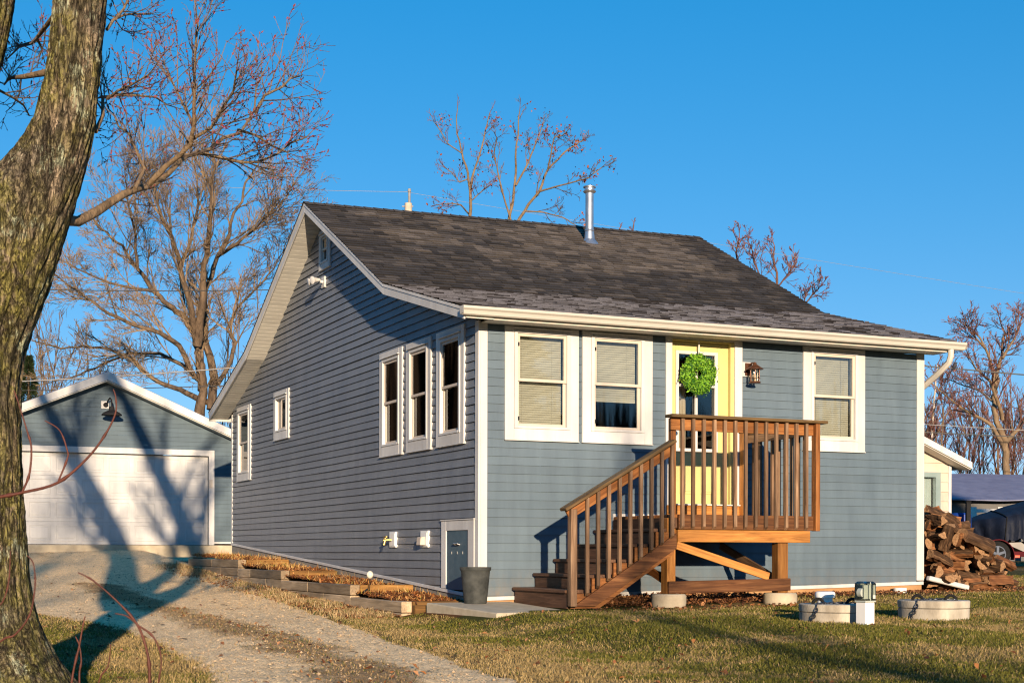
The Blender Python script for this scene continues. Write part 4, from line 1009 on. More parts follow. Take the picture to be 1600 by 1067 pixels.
# mulch filling the tiers
mx, my, mz = [], [], []
vs, fs = [], []
for ti, (y0, y1, zt, zb) in enumerate(TIERS):
    nx_, ny_ = 22, int((y1 - y0 + .1) / .07); i0 = len(vs)
    ys = np.linspace(y0 + .06, y1 - .01, ny_); xs = np.linspace(-BEDX + .06, -.014, nx_)
    for y in ys:
        for x in xs:
            p = H2W(x, y); z = zt - .035 + .04 * float(fbm(p[0] * 3, p[1] * 3, 81, 3) - .3) + .085 * ((y - y0) / (y1 - y0)); z = min(z, -.492 + y * .0561 - .10)
            vs.append((p[0], p[1], z))
    for j in range(ny_ - 1):
        for i in range(nx_ - 1): q = i0 + j * nx_ + i; fs.append((q, q + 1, q + nx_ + 1, q + nx_))
MV = np.array(vs)
tag(npmesh('mulch', MV, fs, M['mulch'], smooth=True), kind='stuff', label='orange brown mulch filling the stepped timber bed', cat='mulch')
k = RNG.integers(0, len(MV), 9000); p = MV[k] + RNG.normal(0, .03, (9000, 3)) * np.array([[1, 1, 0]]); n = 9000; a = RNG.random(n) * 6.28; L = RNG.uniform(.012, .04, n)[:, None]
e1 = np.stack([np.cos(a), np.sin(a), RNG.normal(0, .4, n)], 1); e2 = np.stack([-np.sin(a), np.cos(a), RNG.normal(0, .3, n)], 1)
a_, b_ = hxy(p[:, 0], p[:, 1]); k = (a_ > -BEDX + .05) & (a_ < -.03); p, L, e1, e2 = p[k], L[k], e1[k], e2[k]; n = len(p); p[:, 2] += .012
v = np.stack([p - e1 * L - e2 * L * .25, p + e1 * L - e2 * L * .25, p + e1 * L + e2 * L * .25, p - e1 * L + e2 * L * .25], 1).reshape(-1, 3)
pal = np.array([(.32, .115, .034), (.20, .068, .022), (.40, .19, .065), (.10, .04, .018)])[RNG.integers(0, 4, n)] * RNG.uniform(.7, 1.3, (n, 1))
tag(npmesh('mulch_chips', v, 4 * np.arange(n)[:, None] + np.arange(4)[None], M['mulch_chip'], np.repeat(pal, 4, 0)), kind='stuff', label='loose orange bark chips and leaves on the bed', cat='mulch')
# dry stalks growing in the bed
k = RNG.integers(0, len(MV), 9000); p = MV[k]; a_, b_ = hxy(p[:, 0], p[:, 1]); cl = fbm(p[:, 0] * 1.6, p[:, 1] * 1.6, 91, 3); w_ = sstep(.45, .60, cl) * np.where(b_ > .4, 1, .15) * np.where(b_ > 6.5, .45, .2); kk = RNG.random(len(p)) < w_; p = p[kk]; n = len(p)
q = RNG.random((n, 1)); c = np.where(q < .15, np.array([[.30, .26, .05]]), np.where(q < .5, np.array([[.40, .20, .055]]), np.array([[.50, .33, .13]]))) * RNG.uniform(.6, 1.25, (n, 1))
blades(p[:, 0] + RNG.normal(0, .03, n), p[:, 1] + RNG.normal(0, .03, n), p[:, 2], RNG.uniform(.03, .13, n), RNG.uniform(.004, .008, n), c, 'dry_stalks', .9, label='dry golden stalks standing in the timber bed', cat='dry stalks')
# cut back clump of pale stems
cs = MB()
for k in range(16):
    x = -.5 + random.uniform(-.2, .2); y = 3.7 + random.uniform(-.6, .6); p0 = (x, y, -.41); cs.tube([p0, (x + random.uniform(-.03, .03), y + random.uniform(-.03, .03), -.41 + random.uniform(.08, .18))], .003, 4)
tag(cs.build('plant_stubble', M['bark_tan']), 'cut back clump of pale dry stems in the timber bed', 'plant', kind='stuff')
# ================================================================== TREES
class Tree:
    def __init__(s, seed): s.seg = []; s.tips = []; s.thick = []; s.r = random.Random(seed)
    def rot(s, d, ang, az=None):
        n = d.orthogonal().normalized(); b = d.cross(n); a = s.r.uniform(0, 2 * pi) if az is None else az
        return (d * cos(ang) + (n * cos(a) + b * sin(a)) * sin(ang)).normalized()
    def limb(s, pts, rad, kids, L, lvl, P_, t0=.15):
        """a given main limb: pts and radii, kids shoots along it of length about L."""
        pts = [Vector(p) for p in pts]; s.thick.append((pts, rad))
        n = len(pts) - 1
        for k in range(kids):
            t = t0 + (1 - t0) * (k + s.r.random()) / kids; i = min(int(t * n), n - 1); f = t * n - i
            p = pts[i].lerp(pts[i + 1], f); r = rad[i] + (rad[i + 1] - rad[i]) * f; d = (pts[i + 1] - pts[i]).normalized()
            s.grow(p, s.rot(d, s.r.uniform(*P_['ang'])), L * s.r.uniform(.55, 1.15) * (1.1 - .5 * t), min(r * .6, P_['rmax'] if 'rmax' in P_ else 9), lvl, P_)
        d = (pts[-1] - pts[-2]).normalized(); s.grow(pts[-1], d, L * .55, rad[-1], lvl, P_)
    def grow(s, p, d, L, r, lvl, P_):
        n = max(2, min(9, int(L / P_['step']) + 1)); st = L / n; up = Vector((0, 0, 1)); q0 = p; r0 = r; path = []
        rt = max(P_['rmin'], r * .35)
        for i in range(n):
            d = (d + Vector((s.r.gauss(0, 1), s.r.gauss(0, 1), s.r.gauss(0, 1))) * P_['wander'] + up * P_['trop']).normalized()
            q1 = q0 + d * st; r1 = r + (rt - r) * (i + 1) / n
            s.seg.append((q0.x, q0.y, q0.z, q1.x, q1.y, q1.z, r0, r1)); path.append((q0, q1, d, r1)); q0, r0 = q1, r1
        if lvl <= 0 or L < P_['lmin']:
            s.tips.append((q0.x, q0.y, q0.z, d.x, d.y, d.z)); return
        k = P_['kids'][min(lvl, len(P_['kids']) - 1)]
        for c in range(k):
            t = (.18 + .8 * (c + s.r.random()) / k) * n; i = min(int(t), n - 1); a, b, dd, rr = path[i]; f = t - i
            s.grow(a.lerp(b, f), s.rot(dd, s.r.uniform(*P_['ang'])), L * P_['ratio'] * s.r.uniform(.65, 1.2) * (1.15 - .55 * t / n), max(rr * .62, P_['rmin']), lvl - 1, P_)
        s.tips.append((q0.x, q0.y, q0.z, d.x, d.y, d.z))
    def segmesh(s, name, mats, parent, sides=3, bud=None, leaf=None):
        S = np.array(s.seg); p0, p1, r0, r1 = S[:, :3], S[:, 3:6], S[:, 6], S[:, 7]
        d = p1 - p0; d /= np.linalg.norm(d, axis=1, keepdims=True) + 1e-9
        ref = np.where(np.abs(d[:, 2:3]) < .9, np.array([[0, 0, 1.]]), np.array([[1., 0, 0]])); n = np.cross(d, ref); n /= np.linalg.norm(n, axis=1, keepdims=True) + 1e-9; b = np.cross(d, n)
        rings = []
        for p, r in ((p0, r0), (p1, r1)):
            for k in range(sides):
                a = 2 * pi * k / sides; rings.append(p + (n * cos(a) + b * sin(a)) * r[:, None])
        v = np.stack(rings, 1).reshape(-1, 3); k = 2 * sides * np.arange(len(S))[:, None]
        f = np.concatenate([k + np.array([[i, (i + 1) % sides, sides + (i + 1) % sides, sides + i]]) for i in range(sides)], 0)
        mi = np.zeros(len(f), int); cols = np.ones((len(v), 3)) * .5
        if bud or leaf:
            T_ = np.array(s.tips)
            if bud:
                num, size, pal = bud; seg = S[S[:, 6] <= bud_r(S)]; i = RNG.integers(0, len(seg), num); f_ = RNG.random((num, 1)); c0 = seg[i, :3] * (1 - f_) + seg[i, 3:6] * f_; dirn = seg[i, 3:6] - seg[i, :3]
            else:
                num, size, pal = leaf; T2 = T_[RNG.integers(0, len(T_), max(6, num // 9))]; i = RNG.integers(0, len(T2), num); c0 = T2[i, :3] + RNG.normal(0, .12, (num, 3)); dirn = RNG.normal(0, 1, (num, 3))
            dirn = dirn / (np.linalg.norm(dirn, axis=1, keepdims=True) + 1e-9); sd = np.cross(dirn, RNG.normal(0, 1, (num, 3))); sd /= np.linalg.norm(sd, axis=1, keepdims=True) + 1e-9
            L = (size * RNG.uniform(.6, 1.4, num))[:, None]; bv = np.stack([c0 - dirn * L, c0 + sd * L * .6, c0 + dirn * L, c0 - sd * L * .6], 1).reshape(-1, 3)
            bf = len(v) + 4 * np.arange(num)[:, None] + np.arange(4)[None]; bc = np.repeat(np.array(pal)[RNG.integers(0, len(pal), num)] * RNG.uniform(.7, 1.3, (num, 1)), 4, 0)
            v = np.concatenate([v, bv]); f = np.concatenate([f, bf]); mi = np.r_[mi, np.ones(num, int)]; cols = np.concatenate([cols, bc])
        return npmesh(name, v, f, mats, cols, mi, parent=parent)
    def trunkmesh(s, name, mat, parent, sides=10):
        mb = MB(WF)
        for pts, rad in s.thick: mb.tube(pts, rad, sides)
        return mb.build(name, mat, parent, smooth=1.2, normals=False)
def bud_r(S): return np.quantile(S[:, 6], .75)

def pxpath(l, Y, dy=.0, rnd=None):
    n = len(l); return [P(q[0], q[1], Y + dy * i / max(1, n - 1) + (rnd.uniform(-.25, .25) if rnd and 0 < i < n - 1 else 0)) for i, q in enumerate(l)]

# --- the foreground maple -----------------------------------------------------------------
TY = 7.7; K = TY / F
maple_base = G(-25, 1110); maple_base = P(-22, 864 - float(g(-2.7, TY)) / TY * F, TY)
maple = thing('maple_tree', 'big mossy barked maple with forked trunk at the left edge of the drive', 'tree', (maple_base[0], TY, float(g(maple_base[0], TY))))
def stem_mesh(paths):
    """barky tubes with ridges; every path is (px, py, half width px, extra depth)."""
    V_, F_, CV = [], [], []
    for path, ph in paths:
        q = np.array(path, float); seg = np.r_[0, np.cumsum(np.hypot(*(q[1:, :2] - q[:-1, :2]).T))]; n = int(seg[-1] / 3.2) + 2; t = np.linspace(0, seg[-1], n)
        I = [np.interp(t, seg, q[:, k]) for k in range(4)]
        for k in range(4):
            w_ = 15; pad = np.pad(I[k], w_ // 2, mode='edge'); I[k] = np.convolve(pad, np.ones(w_) / w_, 'valid')
        c = np.array([P(x, y, TY + d) for x, y, d in zip(I[0], I[1], I[3])]); r = I[2] * K - .02
        m = 200; th = np.linspace(0, 2 * pi, m, endpoint=False)
        al = np.r_[0, np.cumsum(np.linalg.norm(c[1:] - c[:-1], axis=1))]
        d = np.gradient(c, axis=0); d /= np.linalg.norm(d, axis=1, keepdims=True); n1 = np.cross(d, np.array([[0, 1., 0]])); n1 /= np.linalg.norm(n1, axis=1, keepdims=True); n2 = np.cross(d, n1)
        TH, AL = np.meshgrid(th, al); RR_ = r[:, None]
        u_ = TH * .25 / .25 * 3.2 / 3.2
        # furrows run along the stem; periodic in angle
        def pn(fr, fa, sd): return fbm(np.cos(TH) * fr + 31 + ph, np.sin(TH) * fr + AL * 0 + fa * AL, sd, 3)
        def pn2(fr, fa, sd): return .5 * fbm(np.cos(TH) * fr + fa * AL * .35 + ph, np.sin(TH) * fr + fa * AL, sd, 4) + .5 * fbm(np.sin(TH) * fr - fa * AL * .2 + ph, np.cos(TH) * fr - fa * AL, sd + 7, 4)
        rid = 1 - np.abs(2 * pn2(5.5, 2.2, 101) - 1) * 2.2; fine = pn2(13, 9, 121) - .5; lump = pn2(1.1, .9, 141) - .5
        lob = (np.cos(TH * 5 + ph * 3 + AL * .6) * .5 + .5) * np.clip((RR_ - .30) / .3, 0, 1)
        disp = .020 * np.clip(rid, -1, 1) + .022 * fine + .05 * lump * RR_ / .25 + lob * .10
        R2 = RR_ + disp; p = c[:, None, :] + n1[:, None, :] * (np.cos(TH) * R2)[..., None] + n2[:, None, :] * (np.sin(TH) * R2)[..., None]
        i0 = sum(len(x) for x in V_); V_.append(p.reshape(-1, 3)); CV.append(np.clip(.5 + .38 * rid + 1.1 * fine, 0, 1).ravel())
        ii = i0 + np.arange(n * m).reshape(n, m); nx = np.roll(ii, -1, 1); F_.append(np.stack([ii[:-1].ravel(), nx[:-1].ravel(), nx[1:].ravel(), ii[1:].ravel()], 1))
    return np.concatenate(V_), np.concatenate(F_), np.concatenate(CV)
main = [(-10, 1185, 205, 0), (-14, 1130, 160, 0), (-18, 1085, 128, 0), (-24, 1040, 108, 0), (-30, 990, 92, 0), (-33, 940, 82, 0), (-36, 900, 78, 0), (-38, 800, 73, 0), (-40, 700, 71, 0), (-43, 600, 72, 0), (-42, 540, 78, 0), (-32, 480, 88, 0), (-14, 420, 92, 0), (14, 360, 86, 0), (54, 300, 67, 0), (82, 250, 54, 0), (103, 190, 46, 0), (113, 120, 42, 0), (121, 50, 41, 0), (126, 0, 41, 0), (127, -90, 42, 0), (114, -220, 52, .1), (90, -370, 60, .2), (40, -540, 64, .3), (-60, -760, 62, .4), (-170, -970, 58, .5), (-300, -1210, 50, .6), (-420, -1450, 24, .8)]
left = [(-30, 470, 88, 0), (-62, 380, 80, .0), (-74, 300, 66, 0), (-68, 200, 62, 0), (-60, 120, 54, 0), (-38, 50, 50, 0), (-24, 0, 46, 0), (-16, -80, 42, 0), (-20, -220, 40, -.1), (-60, -400, 36, -.2), (-110, -600, 28, -.3), (-140, -850, 14, -.5)]
far_ = [(-60, 470, 80, .05), (-120, 340, 96, .1), (-180, 180, 88, .15), (-235, 20, 82, .2), (-280, -140, 78, .3), (-345, -320, 76, .35), (-425, -520, 74, .4), (-560, -780, 68, .4), (-690, -1010, 60, .5), (-800, -1230, 46, .5), (-900, -1480, 16, .6)]
v, f, cv = stem_mesh([(main, 0.), (left, 2.1), (far_, 4.4)])
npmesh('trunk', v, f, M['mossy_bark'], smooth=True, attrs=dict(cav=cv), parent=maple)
tr = Tree(5)
PB = dict(ang=(.40, .95), step=.13, wander=.13, trop=.12, kids=[0, 3, 4, 5], ratio=.55, rmin=.0013, lmin=.10, rmax=.006)
rr = tr.r
limbs = [
 ([(103, 347), (128, 341), (150, 333), (175, 314), (196, 300), (215, 294), (236, 287), (262, 272), (290, 249), (310, 240), (325, 232), (345, 217), (372, 203), (390, 190), (398, 172), (400, 140), (410, 110)], .030, 2.0, 8),
 ([(236, 287), (262, 262), (280, 240), (298, 222), (303, 195), (301, 165), (300, 140), (302, 105), (308, 70), (312, 40), (305, 20)], .016, -.4, 13),
 ([(312, 240), (345, 247), (380, 254), (405, 250), (432, 243), (455, 226), (480, 212)], .011, .5, 10),
 ([(372, 206), (395, 215), (425, 232), (446, 232)], .008, .3, 6),
 ([(215, 294), (222, 262), (212, 235), (200, 212), (185, 196), (176, 178)], .011, .6, 9),
 ([(398, 170), (420, 150), (438, 132), (452, 120), (464, 112)], .009, .5, 8),
 ([(298, 222), (330, 200), (350, 170), (360, 140), (375, 110)], .010, -.6, 9),
 ([(303, 195), (285, 160), (268, 120), (255, 95)], .008, .3, 8),
 ([(145, 205), (158, 178), (166, 160), (190, 152), (215, 148), (240, 150), (262, 165)], .012, .9, 10),
 ([(166, 160), (185, 140), (205, 130), (228, 115)], .008, -.4, 7),
 ([(165, 40), (178, 30), (194, 23), (212, 24), (230, 26)], .009, .6, 7),
 ([(178, 30), (190, 10), (205, -15), (225, -40)], .008, .3, 7),
 ([(88, 116), (35, 124), (15, 128), (5, 132)], .020, .5, 3),
 ([(98, 18), (62, 55), (48, 68), (30, 78), (15, 92)], .014, 1.2, 8),
 ([(-14, 130), (25, 155), (38, 165), (44, 178)], .008, .6, 4),
]
for l, r0, dy, kids in limbs:
    pts = pxpath(l, TY + .1, dy, None); pts = [Vector(p) + Vector((rr.gauss(0, .008), rr.gauss(0, .02), rr.gauss(0, .008))) for p in pts]
    n = len(pts); rad = [r0 + (.004 - r0) * (i / (n - 1)) ** .8 for i in range(n)]
    tr.limb(pts, rad, int(kids * 1.8), .38, 2, PB, .16)
tr.trunkmesh('limb', M['bark_tan'], maple, 9)
tr.seg = [q for q in tr.seg if not (q[0] < -1.95 - .0 and q[2] > -.0 and CX + q[3] / q[4] * F < 170 and CX + q[3] / q[4] * F > 66 and q[4] < TY + .1)]
tr.segmesh('twigs', [M['bark_grey'], M['bud']], maple, 3, bud=(5200, .0075, [(.22, .028, .040), (.16, .024, .036), (.27, .045, .045)]))
# crown above the frame: it throws the branch shadows on garage and drive
tr = Tree(9); PC = dict(ang=(.5, 1.0), step=.4, wander=.14, trop=.06, kids=[0, 3, 4, 4], ratio=.55, rmin=.003, lmin=.25, rmax=.09)
for path in (main, left, far_):
    pts = [P(q[0], q[1], TY + q[3]) for q in path if q[1] < -60]; rad = [q[2] * K for q in path if q[1] < -60]
    ptsV = [Vector(p) for p in pts]; n = len(ptsV) - 1
    for k in range(13):
        t = (k + rr.random()) / 13 * n; i = min(int(t), n - 1); d = (ptsV[i + 1] - ptsV[i]).normalized()
        tr.grow(ptsV[i].lerp(ptsV[i + 1], t - i), tr.rot(d, rr.uniform(.5, .9)), rr.uniform(1.4, 2.8), rr.choice((.035, .05, .09)), 2, PC)
tr.segmesh('twigs', [M['bark_tan']], maple, 4)

# --- bare trees behind ----------------------------------------------------------------------
def bare(name, label, Y, stems, P_, barkm, twigm, kids, L, lvl, seed, bud=None, leaf=None, group=None, sides=8, cat='tree', twr=None):
    """stems: list of (pixel path, base radius m, depth drift)."""
    bx = stems[0][0][0]; b = P(bx[0], bx[1], Y); gz = float(g(b[0], Y))
    o = thing(name, label, cat, (b[0], Y, gz), group=group); t = Tree(seed)
    for k, (l, r0, dy) in enumerate(stems):
        r0 *= .74; pts = pxpath(l, Y, dy, t.r); 
        if k == 0: pts = [np.array([pts[0][0], Y, gz - .1])] + pts
        n = len(pts); rad = [r0 + (max(P_['rmin'] * 2.5, r0 * .16) - r0) * (i / (n - 1)) ** .85 for i in range(n)]
        pts = [Vector(p) for p in pts]
        # finer, wavier line
        fine, fr = [], []
        for i in range(n - 1):
            for s_ in range(3):
                w_ = 0 if s_ == 0 else r0 * .28; fine.append(pts[i].lerp(pts[i + 1], s_ / 3) + Vector((t.r.gauss(0, w_), t.r.gauss(0, w_), t.r.gauss(0, w_ * .5)))); fr.append(lerp(rad[i], rad[i + 1], s_ / 3))
        fine.append(pts[-1]); fr.append(rad[-1])
        t.limb(fine, fr, kids if k else max(3, kids // 2), L, lvl, P_, .35 if k == 0 else .18)
    t.trunkmesh('trunk', M[barkm], o, sides); t.segmesh('branches', [M[twigm], M['bud']], o, 3, bud, leaf); return o
PT = dict(ang=(.35, .85), step=.34, wander=.12, trop=.06, kids=[0, 5, 5, 5], ratio=.57, rmin=.0055, lmin=.25, rmax=.032)
bare('oak_tree', 'wide bare many stemmed tree standing behind the blue garage', 46, [
 ([(312, 640), (318, 600), (312, 560), (305, 530)], .30, 0), ([(316, 610), (312, 560), (306, 525), (292, 500), (270, 480), (240, 455), (215, 420), (195, 390), (172, 370), (150, 350)], .20, 3),
 ([(308, 540), (316, 480), (318, 430), (325, 380), (330, 320), (336, 260), (332, 210)], .19, -2), ([(306, 530), (296, 470), (282, 420), (268, 370), (250, 330), (240, 290), (226, 250)], .15, -3),
 ([(330, 640), (335, 590), (322, 540), (318, 500), (322, 450), (340, 400), (360, 350), (380, 300), (400, 262)], .20, 2), ([(340, 600), (362, 560), (368, 535), (355, 515), (372, 480), (400, 450), (428, 420), (446, 380)], .11, 1),
 ([(330, 630), (300, 618), (270, 605), (240, 592), (205, 560), (170, 545), (130, 540), (95, 545), (60, 535)], .14, 3), ([(305, 590), (280, 540), (250, 520), (210, 508), (170, 490), (130, 462), (100, 440), (70, 420)], .13, -3),
 ([(318, 600), (285, 570), (250, 552), (200, 552), (150, 575), (110, 590), (70, 600)], .10, 4), ([(282, 420), (300, 370), (310, 320), (308, 280), (300, 240)], .09, 2), ([(340, 400), (372, 380), (405, 350), (430, 330), (452, 300)], .08, -2),
 ([(240, 455), (205, 450), (165, 440), (120, 420), (85, 400)], .07, 2), ([(215, 420), (212, 370), (200, 320), (196, 280)], .07, -2)], dict(PT, kids=[0, 3, 5, 6], rmin=.0060, ratio=.66, wander=.10, trop=.07), 'bark_brown', 'bark_tan', 15, 1.75, 3, 21)
PL_ = dict(ang=(.4, .9), step=.28, wander=.17, trop=.10, kids=[0, 4, 4, 4], ratio=.57, rmin=.0050, lmin=.18, rmax=.022)
rl = (260, .035, [(.22, .055, .016), (.28, .085, .022), (.15, .035, .018)])
bare('slender_tree', 'slim pale stemmed tree with scattered red leaves behind the roof ridge', 42, [
 ([(736, 400), (734, 340), (735, 300), (731, 270), (722, 240), (714, 210), (715, 170)], .085, 0), ([(735, 300), (740, 270), (750, 240), (758, 205), (766, 175)], .05, 1), ([(733, 335), (720, 320), (700, 318), (684, 320)], .03, -1), ([(731, 280), (718, 285), (706, 270), (695, 262)], .025, .5), ([(735, 315), (752, 300), (762, 288)], .025, .5), ([(722, 240), (700, 225), (685, 200), (678, 190)], .025, .5)], PL_, 'bark_tan', 'bark_red', 6, .62, 2, 31, leaf=rl)
bare('spreading_tree', 'leaning tree with red leaves on its twigs beside the metal flue', 40, [
 ([(792, 400), (795, 345), (802, 310), (806, 270), (806, 235), (810, 200), (812, 175)], .075, 0), ([(802, 360), (820, 330), (842, 300), (856, 265), (880, 240), (905, 222), (914, 218)], .065, 1.5), ([(842, 300), (868, 292), (895, 285), (920, 278), (940, 262)], .035, -1), ([(806, 290), (825, 255), (838, 220), (850, 190)], .04, 1), ([(800, 350), (785, 300), (778, 270), (772, 240), (776, 215)], .035, -.8), ([(820, 330), (850, 332), (880, 340), (900, 352)], .03, .6), ([(856, 265), (862, 235), (866, 215), (878, 212)], .03, -.5)], PL_, 'bark_tan', 'bark_brown', 7, .68, 2, 33, leaf=(360, .04, rl[2]))
bare('treetop', 'reddish treetop showing above the right slope of the roof', 70, [
 ([(1215, 560), (1214, 440), (1212, 420), (1208, 400), (1210, 385)], .12, 0), ([(1152, 480), (1152, 420), (1150, 395), (1155, 372)], .08, 0), ([(1214, 450), (1230, 430), (1245, 410)], .06, 2), ([(1214, 470), (1190, 440), (1178, 410), (1176, 395)], .06, -1), ([(1240, 520), (1255, 480), (1268, 462), (1278, 452)], .06, -1)], dict(PL_, rmin=.012, step=.4), 'bark_red', 'bark_red', 10, 1.3, 2, 35, bud=(2600, .03, [(.34, .06, .07), (.26, .05, .06)]))
bare('young_tree', 'small bare treetop just right of the metal flue', 60, [([(965, 480), (966, 380), (968, 358)], .06, 0), ([(980, 480), (985, 380), (990, 352)], .05, 0)], dict(PL_, rmin=.011), 'bark_red', 'bark_red', 4, .5, 1, 36)
bare('crooked_tree', 'crooked pale barked tree with reddish crown behind the boat', 52, [
 ([(1574, 760), (1572, 705), (1566, 680), (1556, 650), (1552, 620), (1555, 600), (1548, 570), (1540, 545), (1524, 520)], .22, 0), ([(1555, 605), (1560, 575), (1566, 545), (1570, 520), (1562, 500)], .12, 2), ([(1566, 655), (1558, 625), (1550, 600), (1535, 585), (1522, 572), (1512, 552)], .10, -2), ([(1570, 700), (1550, 665), (1525, 650), (1500, 636), (1475, 615), (1455, 598)], .11, -1), ([(1572, 690), (1590, 672), (1606, 640), (1630, 610)], .12, 1), ([(1566, 560), (1585, 530), (1596, 500)], .08, 1), ([(1540, 545), (1522, 525), (1508, 505)], .06, -1), ([(1552, 628), (1530, 610), (1508, 603), (1480, 592)], .05, 2)], dict(PT, rmin=.0065, step=.3), 'bark_tan', 'bark_red', 13, 1.2, 3, 41, bud=(5200, .026, [(.36, .10, .05), (.30, .08, .07), (.40, .16, .07)]))
bare('birch_tree', 'thin white trunked birch among the brush at the right', 62, [([(1450, 760), (1455, 700), (1458, 650), (1462, 605), (1465, 570)], .075, 0)], dict(PL_, rmin=.011), 'bark_birch', 'bark_red', 10, 1.0, 2, 43)
PBR = dict(ang=(.2, .55), step=.5, wander=.12, trop=.12, kids=[0, 4, 4, 4], ratio=.6, rmin=.0075, lmin=.35, rmax=.02)
thick = [('brush', 'dense thicket of upright reddish stems beyond the cream shed', 58, 1478), ('brush', 'twiggy russet thicket behind the blue grey roof', 64, 1535), ('brush', 'tall russet thicket at the far right behind the covered boat', 60, 1600), ('brush', 'reddish scrub right beside the house wall behind the cream shed', 66, 1430)]
for k, (nm, lb, Y, px) in enumerate(thick):
    r_ = random.Random(50 + k); st = []
    for j in range(9):
        x = px + r_.uniform(-32, 32); top = r_.uniform(600, 660); st.append(([(x, 790), (x + r_.uniform(-5, 5), 740), (x + r_.uniform(-14, 14), 690), (x + r_.uniform(-26, 26), top)], r_.uniform(.035, .08), r_.uniform(-2, 2)))
    bare(nm, lb, Y, st, PBR, 'bark_tan', 'bark_red', 11, 1.4, 2, 60 + k, bud=(2500, .03, [(.30, .08, .06), (.26, .10, .06)]), cat='thicket', group='thickets beyond the yard')
# low far growth left of the garage and beyond
for k, (lb, Y, px, top) in enumerate([('low bare scrub seen above the left slope of the garage roof', 60, 110, 560), ('thin bare scrub just right of the mossy trunk', 64, 60, 520), ('bare scrub between garage roof and house verge', 66, 400, 500)]):
    r_ = random.Random(80 + k); st = []
    for j in range(7):
        x = px + r_.uniform(-45, 45); st.append(([(x, 850), (x + r_.uniform(-6, 6), 740), (x + r_.uniform(-20, 20), 650), (x + r_.uniform(-40, 40), top + r_.uniform(-30, 60))], r_.uniform(.05, .10), r_.uniform(-2, 2)))
    bare('scrub_tree', lb, Y, st, dict(PBR, rmin=.0075), 'bark_brown', 'bark_brown', 10, 1.8, 2, 90 + k, cat='thicket', group='thickets beyond the yard')
# evergreen glimpsed beside the trunk
b = P(44, 860, 50); ev = thing('evergreen', 'dark green conifer glimpsed beside the mossy trunk', 'tree', (b[0], 50, float(g(b[0], 50))))
top = P(38, 555, 50); mb = MB(WF); mb.tube([(b[0], 50, float(g(b[0], 50)) - .1), (b[0], 50, top[2])], [.16, .02], 7); part('trunk', mb, M['bark_brown'], ev)
n = 9000; t = RNG.random(n) ** .7; z = float(g(b[0], 50)) + .8 + (top[2] - .8 - float(g(b[0], 50))) * t; lay = .75 + .25 * np.sin(z * 9); R_ = (1.5 * (1 - t) + .06) * np.sqrt(RNG.uniform(.15, 1, n)) * lay; a = RNG.random(n) * 6.28
p = np.stack([b[0] + R_ * np.cos(a), 50 + R_ * np.sin(a), z - R_ * .25], 1); d = np.stack([np.cos(a), np.sin(a), RNG.normal(-.1, .35, n)], 1); sd = np.cross(d, RNG.normal(0, 1, (n, 3))); sd /= np.linalg.norm(sd, axis=1, keepdims=True); L = RNG.uniform(.06, .16, (n, 1))
v = np.stack([p - sd * .018, p + sd * .018, p + d * L], 1).reshape(-1, 3); c = np.repeat(np.array([[.020, .034, .012]]) * RNG.uniform(.5, 1.8, (n, 1)), 3, 0)
npmesh('crown', v, 3 * np.arange(n)[:, None] + np.arange(3)[None], M['needle'], c, parent=ev)

# --- saplings close to the lens
SY = 4.6
def sap(lbl, stems, bx):
    b = P(bx, 1350, SY); gz = float(g(b[0], SY)); o = thing('sapling', lbl, 'sapling', (b[0], SY, gz), group='red stemmed saplings')
    for l, r in stems:
        pts = [Vector(P(q[0], q[1], SY + (q[2] if len(q) > 2 else 0))) for q in l]
        fine = []; n = len(pts)
        for i in range(n - 1):                        # Catmull-Rom
            p0, p1, p2, p3 = pts[max(i - 1, 0)], pts[i], pts[i + 1], pts[min(i + 2, n - 1)]
            for k in range(5):
                t = k / 5; fine.append(.5 * ((2 * p1) + (p2 - p0) * t + (2 * p0 - 5 * p1 + 4 * p2 - p3) * t * t + (3 * p1 - p0 - 3 * p2 + p3) * t ** 3))
        fine.append(pts[-1]); m = len(fine); mb = MB(WF); mb.tube(fine, [(r + (.0016 - r) * (i / (m - 1)) ** 1.3) * (1.5 if i % 9 == 4 else 1) for i in range(m)], 7); part('stem', mb, M['dry_twig'], o, smooth=1.2)
sap('arching red sapling stem curving up in front of the garage door', [([(-210, 1350), (-190, 1100), (-150, 880), (-70, 790), (0, 776), (36, 769), (90, 754), (135, 717), (163, 681), (180, 647), (181, 622), (177, 608)], .0066), ([(91, 752), (105, 717), (105, 703), (93, 672), (70, 657)], .003), ([(35, 768), (46, 740), (49, 700), (42, 672), (29, 630), (22, 610)], .0036)], -210)
sap('red sapling stem bending left over the dark trunk shadow', [([(228, 1352), (238, 1180), (234, 1067), (231, 1023), (215, 976), (183, 939), (146, 907), (122, 894)], .0056), ([(215, 976), (240, 995), (252, 1030), (246, 1080), (240, 1180)], .003), ([(215, 976), (198, 962), (180, 958)], .0022)], 228)
sap('short forked red sapling in the trunk shadow', [([(112, 1352), (110, 1150), (112, 1066), (124, 1008), (128, 985), (133, 962)], .0042), ([(126, 1352), (128, 1150), (124, 1060), (127, 1032), (124, 1008), (118, 994)], .0036), ([(150, 1352), (140, 1150), (154, 1066), (169, 1039), (173, 1006)], .0032)], 120)
sap('thin dark sapling loops crossing the mossy trunk', [([(-150, 1352), (-60, 1060), (0, 1002), (22, 992), (41, 970), (50, 948), (55, 910), (52, 880), (43, 868)], .0038), ([(-80, 1352), (-30, 1000), (4, 940), (14, 905), (16, 860)], .003)], -150)

